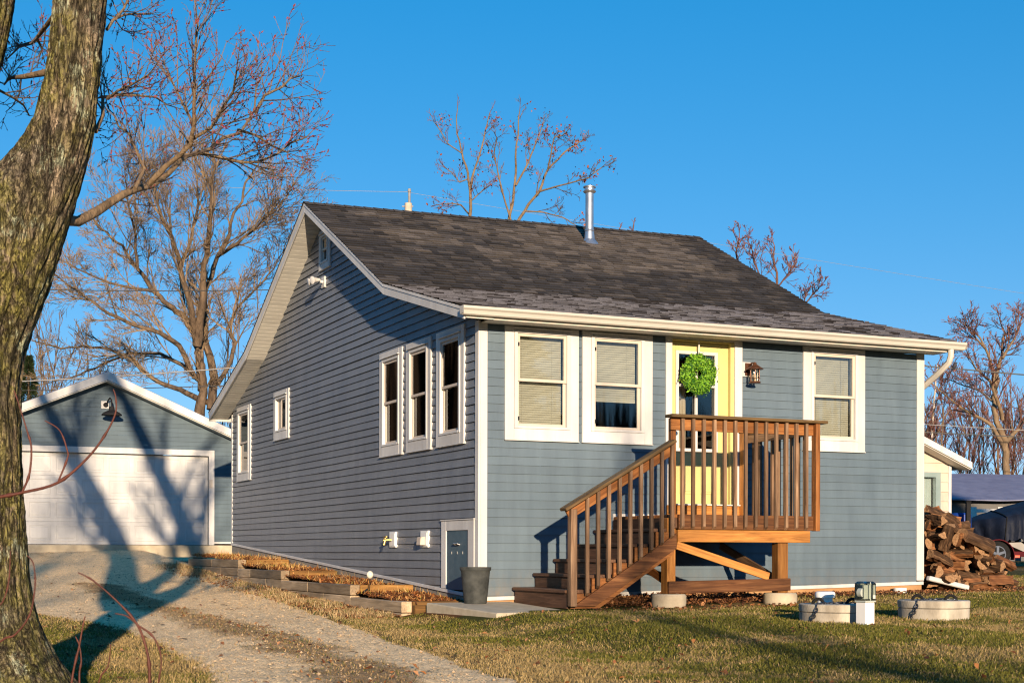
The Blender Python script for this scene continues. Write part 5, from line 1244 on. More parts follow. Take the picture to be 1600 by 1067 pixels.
# --- trees across the road behind the photographer: only their soft shadows reach the lawn and the front wall
def shade_tree(label, X, Y, H, seed):
    gz = float(g(X, Y)); o = thing('roadside_tree', label, 'tree', (X, Y, gz), group='bare trees across the road'); t = Tree(seed); r_ = t.r
    pts = [Vector((X + r_.gauss(0, .04) * k, Y + r_.gauss(0, .04) * k, gz + H * .9 * k / 8)) for k in range(9)]
    t.limb(pts, [.20 * (1 - k / 9.5) + .02 for k in range(9)], 13, H * .30, 2, dict(PT, kids=[0, 3, 4, 4], step=.8, rmin=.014, rmax=.07), .35); t.trunkmesh('trunk', M['bark_brown'], o, 8); t.segmesh('branches', [M['bark_brown']], o, 3)
shade_tree('tall bare tree across the road behind the photographer', 7.4, -18, 9.0, 71)
shade_tree('taller bare tree on the left roadside behind the photographer', .9, -25, 17.0, 72)
shade_tree('leaning bare tree far down the road behind the photographer', 2.6, -38, 18.0, 73)

# unseen conifers added behind the photographer to shade the neighbour's boat and low building
for k, (X_, Y_, H_, lb) in enumerate(((22.5, -10, 13.5, 'tall unseen conifer added behind the photographer to shade the boat'), (27, -8, 13, 'second unseen conifer added to shade the boat and low building'))):
    gz = float(g(X_, Y_)); o = thing('shade_conifer', lb, 'tree', (X_, Y_, gz), group='added shade conifers'); mb = MB(WF); mb.tube([(X_, Y_, gz - .1), (X_, Y_, gz + H_)], [.25, .03], 7); part('trunk', mb, M['bark_brown'], o)
    n = 16000; t = RNG.random(n) ** .75; z = gz + .5 + (H_ - .5) * t; R_ = (4.4 * (1 - t) ** .6 + .1) * np.sqrt(RNG.uniform(.1, 1, n)) * (.8 + .2 * np.sin(z * 5)); a = RNG.random(n) * 6.28
    p = np.stack([X_ + R_ * np.cos(a), Y_ + R_ * np.sin(a), z - R_ * .2], 1); d = np.stack([np.cos(a), np.sin(a), RNG.normal(-.1, .35, n)], 1); sd = np.cross(d, RNG.normal(0, 1, (n, 3))); sd /= np.linalg.norm(sd, axis=1, keepdims=True); L = RNG.uniform(.2, .5, (n, 1))
    v = np.stack([p - sd * .10, p + sd * .10, p + d * L], 1).reshape(-1, 3); c = np.repeat(np.array([[.020, .034, .012]]) * RNG.uniform(.5, 1.8, (n, 1)), 3, 0)
    npmesh('crown', v, 3 * np.arange(n)[:, None] + np.arange(3)[None], M['needle'], c, parent=o)
# off-frame ring of wood, added and raised to darken the pane reflections
n = 22000; aw = RNG.uniform(radians(27), radians(325), n); rw = RNG.uniform(88, 100, n); Xw = -np.sin(aw) * rw; Yw = np.cos(aw) * rw; hw = np.where(aw < radians(130), RNG.uniform(14, 26, n), RNG.uniform(3, 15, n)) * (.65 + .5 * fbm(Xw * .08, Yw * .08, 5)); a = RNG.random(n) * 3.14; wd = RNG.uniform(.4, 1.1, n); gz = g(Xw, Yw); q = RNG.normal(0, .5, n)
v = np.stack([np.stack([Xw - wd * np.cos(a), Yw - wd * np.sin(a), gz], 1), np.stack([Xw + wd * np.cos(a), Yw + wd * np.sin(a), gz], 1), np.stack([Xw + q, Yw, gz + hw], 1)], 1).reshape(-1, 3)
tag(npmesh('reflection_wood', v, 3 * np.arange(n)[:, None] + np.arange(3)[None], M['needle'], np.repeat(np.array([[.060, .042, .030]]) * RNG.uniform(.5, 1.5, (n, 1)), 3, 0)), kind='stuff', label='added off-frame ring of bare brown wood that darkens the pane reflections', cat='wood')
# ================================================================== GARAGE
GY = 16.8; GX0, GX1 = -4.85, 1.62; PK = -1.595
garage = hthing('garage', 'detached blue clapboard garage with wide white panelled overhead door', 'garage', PK, GY, .16)
gm = lambda a, d, z: (a, GY - d, z)
pz, ez = 3.83, 3.83 - .425 * 3.6
gtop = lambda a: 3.66 - .425 * abs(a - PK)
R = regions([GX0, GX1, PK] + [GX0 + .6 * k for k in range(1, 11)] + [-3.76, .624], lambda a: .20, gtop, [(-3.76, .624, .1, 2.115)])
R = [[(p[0], max(p[1], .20)) for p in r] for r in R if not (max(p[1] for p in r) <= .21)]
mb = MB(); siding(mb, R, gm, .2, .0965, .0115, .0015, 5); part('front_wall', mb, [M['siding_paint_shaded'], M['shadow_wall']], garage, normals=False)
mb = MB()
mb.box(GX0, GX0 + .02, GY + .002, GY + 7, .1, 2.45); mb.box(GX1 - .02, GX1, GY + .002, GY + 7, .1, 2.45); mb.prism([(GX0, .1), (GX1, .1), (GX1, gtop(GX1)), (PK, 3.66), (GX0, gtop(GX0))], lambda a, b: (a, GY + 6.98, b), lambda a, b: (a, GY + 7, b)); part('side_wall', mb, M['siding_paint_shaded'], garage)
for sg in (-1, 1):
    xe = PK + sg * 3.62; zz = lambda x: pz - .425 * abs(x - PK)
    mb = MB(); mb.prism([(PK, pz + .01), (xe, zz(xe) + .01), (xe, zz(xe) - .03), (PK, pz - .03)], lambda a, b: (a, GY - .285, b), lambda a, b: (a, GY + 7.3, b)); part('roof', mb, M['blue_roofing'], garage)
    mb = MB(); mb.prism([(PK, pz - .002), (xe, zz(xe) - .002), (xe, zz(xe) - .16), (PK, pz - .175)], lambda a, b: (a, GY - .31, b), lambda a, b: (a, GY - .286, b)); part('barge_board', mb, M['white_trim'], garage, bevel=.003)
    mb = MB(); mb.prism([(PK, pz - .18), (xe, zz(xe) - .165), (xe, zz(xe) - .185), (PK, pz - .2)], lambda a, b: (a, GY - .285, b), lambda a, b: (a, GY - .0, b)); part('soffit', mb, M['soffit_vinyl'], garage)
mb = MB(); mb.box(.625, .745, -.02, .04, .165, 2.245, mp=gm); mb.box(-3.88, -3.761, -.02, .04, .165, 2.245, mp=gm); mb.box(-3.7605, .6245, -.02, .038, 2.118, 2.243, mp=gm); part('door_casing', mb, M['white_trim'], garage, bevel=.003)
mb = MB(); mb.box(.746, GX1, -.0, .03, .195, .235, mp=gm); mb.box(GX1 - .09, GX1 + .01, -.0, .036, .236, 2.3, mp=gm); part('skirt_trim', mb, M['white_trim'], garage)
mb = MB(); cw_ = 4.38 / 8; rh = 1.945 / 4
for r_ in range(4):
    z0 = .168 + r_ * rh
    mb.box(-3.76, .624, -.12, -.075, z0 + .001, z0 + rh - .001, mp=gm)
    for c_ in range(8):
        x0 = -3.76 + c_ * cw_; b = .055
        # pressed panel: raised rim and a raised field
        for q in ((x0 + b, x0 + cw_ - b, z0 + .075, z0 + .09), (x0 + b, x0 + cw_ - b, z0 + rh - .09, z0 + rh - .075), (x0 + b, x0 + b + .015, z0 + .0905, z0 + rh - .0905), (x0 + cw_ - b - .015, x0 + cw_ - b, z0 + .0905, z0 + rh - .0905)): mb.box(q[0], q[1], -.0745, -.066, q[2], q[3], mp=gm)
        mb.box(x0 + b + .045, x0 + cw_ - b - .045, -.0745, -.068, z0 + .13, z0 + rh - .13, mp=gm)
part('overhead_door', mb, M['garage_white'], garage, bevel=.004)
mb = MB(); mb.box(.63, .70, .041, .055, 1.42, 1.60, mp=gm); part('keypad', mb, M['sash_beige'], garage)
mb = MB(); mb.box(-1.69, -1.53, .0, .03, 3.07, 3.23, mp=gm); lb = part('lamp_block', mb, M['white_trim'], garage, bevel=.004)
mb = MB(); mb.tube([gm(-1.60, .03, 3.15), gm(-1.60, .07, 3.15)], .05, 12); arm = [gm(-1.585, .05, 3.15), gm(-1.56, .12, 3.24), gm(-1.54, .24, 3.28), gm(-1.52, .33, 3.22), gm(-1.52, .34, 3.08)]; mb.tube(arm, .016, 8)
c_ = gm(-1.52, .34, 2.90); mb.lathe(c_, [(.215, .0), (.21, .025), (.14, .075), (.065, .11), (.05, .19), (0, .20)], 20); part('gooseneck_lamp', mb, M['black_metal'], garage, smooth=.6)
mb = MB(); mb.box(GX0 - .3, GX1 + .2, GY - 1.15, GY + .02, -.1, .155); tag(mb.build('apron', M['concrete'], bevel=.01), kind='structure', label='pale concrete apron below the garage door', cat='pavement')

# ================================================================== OBJECTS ROUND THE HOUSE
# plant pot
pp = H2W(-.17, -.29)[:2]
mb = MB(WF); pb = (pp[0], pp[1], -.573); mb.lathe(pb, [(.0, .004), (.125, .0), (.130, .01), (.150, .20), (.166, .375), (.178, .378), (.180, .415), (.168, .415), (.160, .36), (.130, .05), (0, .045)], 32)
tag(mb.build('plant_pot', M['pot_plastic'], smooth=.7, loc=pb), 'empty dark grey plastic tub standing on the concrete pad at the house corner', 'plant pot')
# solar light
b = P(577.5, 930, 18.75); sl_ = thing('solar_light', 'small garden light with pale globe on a thin black stake in the timber bed', 'garden light', (b[0], b[1], -.55))
mb = MB(WF); mb.tube([(b[0], b[1], -.55), (b[0] + .004, b[1], -.315)], .006, 6); mb.tube([(b[0], b[1], -.47), (b[0] - .03, b[1] - .02, -.46)], .005, 6); mb.beam((b[0] - .075, b[1] - .03, -.485), (b[0] - .02, b[1] - .02, -.45), .05, .02); part('stake', mb, M['black_metal'], sl_)
mb = MB(WF); mb.lathe((b[0] + .004, b[1], -.32), [(.0, 0), (.025, .005), (.040, .03), (.044, .05), (.036, .075), (.018, .093), (0, .098)], 18); part('globe', mb, M['lamp_globe'], sl_, smooth=1)
# downspout extension
e0 = H2W(6.47, -.06, -.32); e1 = G(1512, 923); mb = MB(WF); mb.beam(e0, (e1[0], e1[1], e1[2] + .045), .085, .065); pass
part('downspout_extension', mb, M['white_trim'], house, bevel=.012)
# septic risers
def riser(px, label, two=True, seed=0):
    b = G(px, 973 if seed == 1 else 969); c = (b[0], b[1] + .32, float(g(b[0], b[1] + .32)) - (.045 if seed == 1 else .03)); o = thing('septic_riser', label, 'septic riser', c, group='concrete septic risers'); r_ = random.Random(seed)
    mb = MB(WF); mb.lathe(c, [(.345, -.1), (.348, .13), (.340, .135)], 28); part('ring', mb, M['concrete_grey'], o, smooth=.5)
    mb = MB(WF); mb.lathe(c, [(.338, .137), (.352, .142), (.355, .205), (.345, .214), (0, .220)], 28); part('lid', mb, M['concrete_grey'], o, smooth=.5)
    zt = c[2] + .213
    for hx_ in (-.20, .13):
        pts = [(c[0] + hx_ + .055 * cos(a), c[1] - .16 + .02 * sin(a), zt - .01 + .062 * sin(a)) for a in np.linspace(0, pi, 21)]
        mb = MB(WF); mb.tube(pts, [.0135 + .004 * (i % 2) for i in range(21)], 10); part('handle', mb, M['black_rubber'], o)
    mb = MB(WF); path = [(-.30, -.20, .02), (-.285, -.23, .06), (-.26, -.255, .11), (-.245, -.262, .16), (-.235, -.25, .214), (-.20, -.20, .222), (-.14, -.17, .222), (-.08, -.12, .224), (-.02, -.14, .222), (.02, -.11, .226), (.07, -.13, .222), (.14, -.16, .222), (.21, -.12, .222)]
    path = [Vector((c[0] + p[0], c[1] + p[1] - .012, c[2] + p[2])) for p in path]; n = 20; tot = len(path) - 1
    for i in range(n):
        t = i / n * tot; k = int(t); p = path[k].lerp(path[k + 1], t - k); d = (path[k + 1] - path[k]).normalized(); s_ = d.orthogonal().normalized(); s_ = Matrix.Rotation(i * pi / 2 + .4, 3, d) @ s_
        mb.tube([p + d * (.026 * cos(a)) + s_ * (.014 * sin(a)) for a in np.linspace(0, 2 * pi, 12, endpoint=False)], .0045, 5, closed=True)
    part('chain', mb, M['chain_metal'], o)
    return c
c1 = riser(1317, 'round concrete tank lid with chain, partly behind the white meter post', seed=1); c2 = riser(1473, 'round concrete tank lid with black loop handles standing clear in the grass', seed=2)
b = (P(1289, 940, 15.0)[0], 15.0); z = float(g(*b)); mb = MB(WF); mb.lathe((b[0], b[1], z), [(.075, -.1), (.075, .205), (.098, .207), (.102, .245), (.095, .262), (.08, .268), (0, .266)], 24); tag(mb.build('vent_pipe', M['pvc_white'], smooth=.5, loc=(b[0], b[1], z)), 'short white plastic pipe with flared cap behind the concrete lid', 'pipe')
b = H2W(5.93, -.16); z = float(g(b[0], b[1])); mb = MB(WF); mb.lathe((b[0], b[1], z), [(.085, -.05), (.085, .055), (.08, .062), (0, .062)], 20); tag(mb.build('pipe_stub', M['pvc_white'], smooth=.5, loc=(b[0], b[1], z)), 'low white pipe stub in the grass against the house foundation', 'pipe')
# meter pedestal
b = G(1355, 976); b = (b[0], b[1] + .08, float(g(b[0], b[1] + .08))); pd = thing('meter_post', 'white square post with grey see-through meter box beside the concrete lid', 'meter post', b, radians(34)); LF = WORLD[pd.name]
mb = MB(LF); mb.box(-.062, .062, -.062, .062, -.1, .21); part('post', mb, M['pvc_white'], pd, bevel=.006)
mb = MB(LF); mb.box(-.070, .070, -.070, .070, .2105, .225); mb.box(-.005, .005, -.069, -.060, .226, .40); mb.box(-.05, .05, .055, .066, .23, .39); part('box_frame', mb, M['grey_plastic'], pd, bevel=.003)
mb = MB(LF)
for a_, b_ in (((-.069, -.069), (.069, -.069)), ((.069, -.069), (.069, .069)), ((.069, .069), (-.069, .069)), ((-.069, .069), (-.069, -.069))): mb.poly([(*a_, .226), (*b_, .226), (*b_, .385), (*a_, .385)])
mb.hexa([(-.069, -.069, .3855), (.069, -.069, .3855), (.069, .069, .3855), (-.069, .069, .3855), (-.05, -.05, .405), (.05, -.05, .405), (.05, .05, .405), (-.05, .05, .405)]); part('cover', mb, M['smoked_plastic'], pd)
mb = MB(LF); mb.tube([(-.052, -.03, .30), (-.052, .02, .30)], .045, 18); mb.box(.035, .06, -.064, -.058, .245, .275); mb.box(-.04, .05, -.02, .045, .24, .37); part('meter', mb, M['grey_plastic'], pd, smooth=.5)
mb = MB(LF); mb.box(.028, .058, -.0735, -.0702, .243, .276); part('tag', mb, M['white_worn'], pd)

# ---------------------------------------------------------------- firewood
def log_mesh(seed):
    r_ = random.Random(seed); kind = r_.choice(('q', 'q', 'h', 'h', 'w', 'r')); R_ = r_.uniform(.085, .125); sec = []
    if kind == 'r': R_ *= .62; sec = [(R_ * cos(a) * r_.uniform(.92, 1.08), R_ * sin(a) * r_.uniform(.92, 1.08), 0) for a in np.linspace(0, 2 * pi, 11, endpoint=False)]
    else:
        span = {'q': pi / 2, 'h': pi * .95, 'w': pi / 3}[kind]; R_ *= {'q': 1.15, 'h': .9, 'w': 1.35}[kind]; a0 = r_.uniform(0, .4)
        sec = [(R_ * cos(a) * r_.uniform(.93, 1.07), R_ * sin(a) * r_.uniform(.93, 1.07), 0) for a in np.linspace(a0, a0 + span, 8)]
        c = (r_.uniform(-.01, .012), r_.uniform(-.01, .012)); e0_, e1_ = sec[0], sec[-1]
        sec += [(lerp(e1_[0], c[0], t) + r_.uniform(-.006, .006), lerp(e1_[1], c[1], t) + r_.uniform(-.006, .006), 1) for t in (.33, .66)] + [(c[0], c[1], 1)] + [(lerp(c[0], e0_[0], t) + r_.uniform(-.006, .006), lerp(c[1], e0_[1], t) + r_.uniform(-.006, .006), 1) for t in (.33, .66)]
    mx_ = sum(p[0] for p in sec) / len(sec); my_ = sum(p[1] for p in sec) / len(sec); L = r_.uniform(.38, .50); n = len(sec); mb = MB(Matrix.Identity(4)); m = 8; bend = r_.uniform(-.012, .012); tw_ = r_.uniform(-.25, .25); o = r_.random() * 30
    for i in range(m):
        t = i / (m - 1); s_ = 1 + .05 * sin(t * 5 + seed); a = tw_ * t
        for k, p in enumerate(sec):
            x, y = (p[0] - mx_) * s_, (p[1] - my_) * s_; j = r_.gauss(0, .0035)
            mb.pt(((t - .5) * L + (r_.uniform(-.008, .008) if i in (0, m - 1) else 0), x * cos(a) - y * sin(a) + bend * sin(pi * t) + j, x * sin(a) + y * cos(a) + j), (t * L + o, p[0] * 1.2 + o, p[1] * 1.2), r_.random())
    for i in range(m - 1):
        for k in range(n):
            l = (k + 1) % n; mb.f.append((i * n + k, i * n + l, (i + 1) * n + l, (i + 1) * n + k)); mb.m.append(1 if (sec[k][2] or sec[l][2]) and kind != 'r' else 0)
    mb.f.append(tuple(range(n))); mb.m.append(2); mb.f.append(tuple((m - 1) * n + k for k in range(n))); mb.m.append(2)
    return mb
protos = []
for k in range(10):
    o = log_mesh(200 + k).build('firewood_log', [M['log_bark'], M['log_split'], M['log_end']], loc=(0, 0, -EYE)); protos.append(o)
used = set(); r_ = random.Random(4)
LOGN = 0
def put_log(p, yaw, pitch, roll, sc=1.):
    global LOGN
    k = r_.randrange(len(protos)); o = protos[k]
    if k in used: o = o.copy(); COL.objects.link(o)
    used.add(k); o.location = (p[0], p[1], p[2] + EYE); o.rotation_euler = (roll, pitch, yaw); o.scale = (sc, sc * r_.uniform(.9, 1.2), sc * r_.uniform(.9, 1.2)); LOGN += 1
    tag(o, 'rough split log in the firewood heap at the right end of the house', 'firewood', 'split logs of the firewood heap')
hgt = lambda x: np.interp(x, [6.45, 6.60, 6.88, 7.12, 7.42, 7.72, 7.95], [1.18, 1.28, 1.02, .80, .63, .44, .10])
for yl in (1.18, .82, .48, .15):
    row = 0; z = .07
    while z < 1.15:
        x = 6.62 + r_.uniform(0, .1)
        while x < 7.9:
            hm = hgt(x) + (.05 if yl > .4 else -.0 if yl > .1 else -.16 - .12 * (x < 7.2)); along = r_.random() < .52; wdt = .36 if along else .14
            if z < hm:
                xc = x + wdt / 2; p = H2W(xc, yl + r_.uniform(-.12, .12)); gz = float(g(p[0], p[1])); yaw = A + (r_.gauss(0, .28) if along else pi / 2 + r_.gauss(0, .30)) + (pi if r_.random() < .5 else 0)
                put_log((p[0], p[1], gz + z + r_.uniform(-.02, .02)), yaw, r_.gauss(0, .16), r_.uniform(0, 6.28), r_.uniform(.66, .96))
            x += wdt * r_.uniform(.92, 1.1)
        z += .090; row += 1
for x, y, z, ya, pi_, sc in ((7.0, .1, .90, .25, .42, 1.05), (7.35, .0, .68, .1, .30, 1.15), (6.80, -.05, .72, 1.5, 1.15, .95), (7.72, .0, .13, .1, .02, 1.2), (7.45, .12, .10, -.1, 0, 1.0), (7.66, .05, .42, 1.2, -.75, .5)):
    p = H2W(x, y); put_log((p[0], p[1], float(g(p[0], p[1])) + z), A + ya, pi_, r_.uniform(0, 6), sc)
for k, o in enumerate(protos):
    if k not in used: bpy.data.objects.remove(o)

# ================================================================== NEIGHBOURS
SYD = 7.75
def SF(px, py, d=0): return FW(px, py, -(SYD + d))
wx, _ = SF(1485, 800); ex, ezz = SF(1519, 724, -.35); tx, tzz = SF(1439, 681, -.35); sl_s = (tzz - ezz) / (ex - tx)
shed = hthing('shed', 'cream clapboard outbuilding with a pale eave peeping past the house corner', 'shed', wx - 2, SYD, float(g(*H2W(wx, SYD)[:2])))
sm = lambda a, d, z: (a, SYD - d, z)
gs_ = float(g(*H2W(wx, SYD)[:2])) + .05; rt = lambda a: ezz + sl_s * (ex - a) - .13
fx0, fz1 = SF(1440, 737); fx1, _ = SF(1468.5, 737); _, fz0 = SF(1440, 830)
R = regions([wx - 3.6, wx - .07, fx0 - 1.2, fx1], lambda a: gs_, rt, [(fx0 - 1.2, fx1, fz0, fz1)])
mb = MB(); siding(mb, R, sm, gs_, .19, .02, .001, 7); part('front_wall', mb, [M['cream_vinyl'], M['shadow_wall']], shed, normals=False)
mb = MB(); mb.box(wx - .07, wx, SYD - .03, SYD + .01, gs_, rt(wx) + .0); part('corner_board', mb, M['white_trim'], shed)
mb = MB(); mb.box(wx - .02, wx - .001, SYD + .011, SYD + 5, gs_, rt(wx)); mb.box(wx - 3.6, wx - 3.58, SYD + .01, SYD + 5, gs_, 3.0); mb.box(wx - 3.6, wx, SYD + 5, SYD + 5.02, gs_, rt(wx)); part('side_wall', mb, M['cream_vinyl'], shed)
mb = MB(); q = lambda x, o: ezz + sl_s * (ex - x) + o
mb.prism([(wx - 3.9, q(wx - 3.9, .02)), (ex, q(ex, .02)), (ex, q(ex, -.02)), (wx - 3.9, q(wx - 3.9, -.02))], lambda a, b: (a, SYD - .33, b), lambda a, b: (a, SYD + 5.3, b)); part('roof', mb, M['shadow_wall'], shed)
mb = MB(); mb.prism([(wx - 3.9, q(wx - 3.9, .025)), (ex, q(ex, .025)), (ex, q(ex, -.11)), (wx - 3.9, q(wx - 3.9, -.11))], lambda a, b: (a, SYD - .36, b), lambda a, b: (a, SYD - .331, b)); mb.box(ex - .02, ex + .005, SYD - .329, SYD + 5.3, ezz - .11, ezz + .0); part('barge_board', mb, M['white_worn'], shed, bevel=.004)
mb = MB(); mb.prism([(wx - 3.9, q(wx - 3.9, -.112)), (ex - .021, q(ex, -.112)), (ex - .021, q(ex, -.125)), (wx - 3.9, q(wx - 3.9, -.125))], lambda a, b: (a, SYD - .33, b), lambda a, b: (a, SYD + .0, b)); part('soffit', mb, M['soffit_vinyl'], shed)
mb = MB(); mb.box(fx1 - .12, fx1, -.06, .03, fz0, fz1, mp=sm); mb.box(fx0 - 1.2, fx1 - .1205, -.06, .03, fz1 - .10, fz1, mp=sm); mb.box(fx0 - 1.2, fx0 - 1.08, -.06, .03, fz0, fz1 - .1005, mp=sm); wn = part('window', mb, M['shed_frame'], shed)
mb = MB(); mb.box(fx0 - 1.08, fx1 - .12, -.05, -.045, fz0, fz1 - .1, mp=sm); part('pane', mb, M['window_glass'], wn)
mb = MB(); mb.box(fx0 - 1.08, fx1 - .12, -.14, -.12, fz0, fz1 - .1, mp=sm); part('curtain', mb, M['curtain_pale'], wn)
# low blue grey roofed building
def wbox(m, a, b, y0, y1, z0, z1): m.box(a, b, y0, y1, z0, z1)
X0, X1 = P(1440, 800, 45)[0], P(1800, 800, 45)[0]; gz = float(g((X0 + X1) / 2, 46)); zE, zR = P(1500, 779, 44.6)[2], P(1500, 741, 49)[2]
bb = thing('outbuilding', 'low grey building with a sagging blue grey roof behind the covered boat', 'building', ((X0 + X1) / 2, 47, gz))
mb = MB(WF); mb.box(X0, X1, 45, 45.12, gz - .2, zE + .05); mb.box(X0, X0 + .12, 45.12, 53, gz - .2, zE + .05); mb.box(X1 - .12, X1, 45.12, 53, gz - .2, zE + .05); part('wall', mb, M['shadow_wall'], bb)
nn = 30; vs = []; fs = []
for j, (y, z) in enumerate(((44.6, zE - .05), (44.6, zE), (46.5, lerp(zE, zR, .45)), (49, zR), (53.4, zE))):
    for i in range(nn + 1):
        x = lerp(X0 - .3, X1 + .3, i / nn); vs.append((x, y, z + (.06 * (float(vnoise(x * .6, y, 5)) - .5) if j else -.02 * 0) + (.05 * (float(vnoise(x * 1.3, 2., 6)) - .5) if j < 2 else 0)))
for j in range(4):
    for i in range(nn): a = j * (nn + 1) + i; fs.append((a, a + 1, a + nn + 2, a + nn + 1))
npmesh('roof', np.array(vs), fs, M['blue_roofing'], smooth=False, parent=bb)
mb = MB(WF); zr_ = P(1520, 797, 44)[2]
mb.box(P(1512, 0, 44)[0], P(1640, 0, 44)[0], 44., 44.06, zr_ - .06, zr_ + .04)
for x in (P(1523, 0, 44)[0], P(1566, 0, 44)[0], P(1620, 0, 44)[0]): mb.box(x - .09, x + .09, 43.99, 43.998, gz - .2, zr_ + .10)
tag(mb.build('rail_fence', M['white_worn']), 'pale weathered rail fence before the low grey building', 'fence')

# boat under a tarpaulin on its trailer
BY = 33.9
def bxz(px, py, Y=BY): q = P(px, py, Y); return q[0], q[2]
boat = thing('covered_boat', 'boat wrapped in a dark navy tarpaulin behind the firewood', 'boat', (bxz(1640, 850)[0], BY + 1, bxz(1640, 850)[1]))
top = [(1506, 822), (1512, 812), (1530, 803), (1560, 796), (1590, 787), (1620, 776), (1660, 770), (1700, 776), (1760, 790), (1800, 800)]
NS = 90; tx_ = np.linspace(1506, 1800, NS); ty_ = np.interp(tx_, [t[0] for t in top], [t[1] for t in top]); sec = [(-.03, 0), (-.02, .22), (-.01, .48), (.02, .72), (.28, .82), (.62, .92), (1.0, 1.0), (1.4, .93), (1.72, .84), (2.0, .70), (2.02, .4), (2.04, 0)]
vs = []; fs = []
for i in range(NS):
    X_, Zt = bxz(tx_[i], ty_[i], BY + .9); wz = sstep(0, 16, i) * .75 + .25; zb = bxz(1560, 846)[1] + .04 * sin(i * 1.3) + .05 * sin(i * .41)
    for k, (y, f) in enumerate(sec):
        fold = .05 * sin(i * 1.15 + k * .4 + 2 * float(vnoise(i * .3, k, 3))) * (f < .8) + .05 * (float(vnoise(i * .35, k * .8, 9)) - .5)
        ff_ = f ** .9; vs.append((X_ + .03 * sin(k + i * .3), BY + 1 + (y - 1) * wz + fold, lerp(zb, Zt, ff_) + (.05 * (float(vnoise(i * .22, k * 1.7, 4)) - .5) if f > .6 else 0)))
m = len(sec)
for i in range(NS - 1):
    for k in range(m - 1): a = i * m + k; fs.append((a, a + 1, a + m + 1, a + m))
fs += []
npmesh('tarpaulin', np.array(vs), fs, M['tarp_navy'], smooth=True, parent=boat)
mb = MB(WF)
for px in (1553, 1610): 
    i = int((px - 1506) / 294 * (NS - 1)); mb.tube([Vector(vs[i * m + k]) + Vector((0, -.012, .012)) for k in range(0, 10)], .012, 5)
part('strap', mb, M['black_rubber'], boat)
mb = MB(WF); a = bxz(1572, 848); b = bxz(1800, 838); mb.prism([(a[0], a[1]), (b[0], b[1] + .02), (b[0], b[1] - .25), (a[0] + .5, a[1] - .22)], lambda p, q: (p, BY + .12, q), lambda p, q: (p, BY + 1.9, q)); part('hull', mb, M['hull_grey'], boat)
gz = float(g(bxz(1600, 880)[0], BY)); tr_ = thing('boat_trailer', 'dark red boat trailer with round fender under the covered boat', 'trailer', (bxz(1640, 850)[0], BY + 1, gz))
wc_ = bxz(1557, 868); mb = MB(WF)
for y in (BY + .05, BY + 1.75): mb.box(bxz(1576, 0)[0], bxz(1800, 0)[0], y, y + .08, wc_[1] - .02, wc_[1] + .10)
for px in (1590, 1680): x = bxz(px, 0)[0]; mb.box(x, x + .08, BY + .131, BY + 1.749, wc_[1] + .0, wc_[1] + .08)
part('frame', mb, M['trailer_red'], tr_, bevel=.008)
q = bxz(1588, 869); mb = MB(WF); mb.box(q[0] - .09, q[0] + .09, BY + .02, BY + .049, q[1] - .03, q[1] + .03); part('tail_light', mb, M['tail_red'], tr_, bevel=.006)
for y in (BY - .12, BY + 1.86):
    mb = MB(WF); n = 14
    for k in range(n):
        a0_, a1_ = pi * (-.08 + 1.12 * k / n), pi * (-.08 + 1.12 * (k + 1) / n); ri, ro = .355, .375
        mb.hexa([(wc_[0] + ri * cos(a0_), y - .02, wc_[1] + ri * sin(a0_)), (wc_[0] + ro * cos(a0_), y - .02, wc_[1] + ro * sin(a0_)), (wc_[0] + ro * cos(a0_), y + .22, wc_[1] + ro * sin(a0_)), (wc_[0] + ri * cos(a0_), y + .22, wc_[1] + ri * sin(a0_)), (wc_[0] + ri * cos(a1_), y - .02, wc_[1] + ri * sin(a1_)), (wc_[0] + ro * cos(a1_), y - .02, wc_[1] + ro * sin(a1_)), (wc_[0] + ro * cos(a1_), y + .22, wc_[1] + ro * sin(a1_)), (wc_[0] + ri * cos(a1_), y + .22, wc_[1] + ri * sin(a1_))])
    part('fender', mb, M['trailer_red'], tr_)
    cw = Vector((wc_[0], y + .10, gz + .295)); mb = MB(WF); prof_ = [(.0, -.06), (.19, -.06), (.27, -.085), (.295, -.06), (.30, 0), (.295, .06), (.27, .085), (.19, .06), (0, .06)]; i0 = 0; nn = 28
    for (r0_, dy) in prof_:
        for k in range(nn): a = 2 * pi * k / nn; mb.pt((cw.x + r0_ * cos(a), cw.y + dy, cw.z + r0_ * sin(a)))
    for i in range(len(prof_) - 1):
        for k in range(nn): l = (k + 1) % nn; mb.f.append((i * nn + k, i * nn + l, (i + 1) * nn + l, (i + 1) * nn + k)); mb.m.append(0)
    wh = part('wheel', mb, M['black_rubber'], tr_, smooth=.8)
    mb = MB(WF); mb.tube([(cw.x + .175 * cos(a), cw.y - .066, cw.z + .175 * sin(a)) for a in np.linspace(0, 2 * pi, 24, endpoint=False)], .014, 6, closed=True)
    for k in range(5): a = k * 2 * pi / 5 + .3; mb.beam((cw.x, cw.y - .068, cw.z), (cw.x + .17 * cos(a), cw.y - .068, cw.z + .17 * sin(a)), .055, .02, up=(0, 1, 0))
    mb.tube([(cw.x, cw.y - .062, cw.z), (cw.x, cw.y - .09, cw.z)], .045, 12); part('rim', mb, M['wheel_metal'], wh)
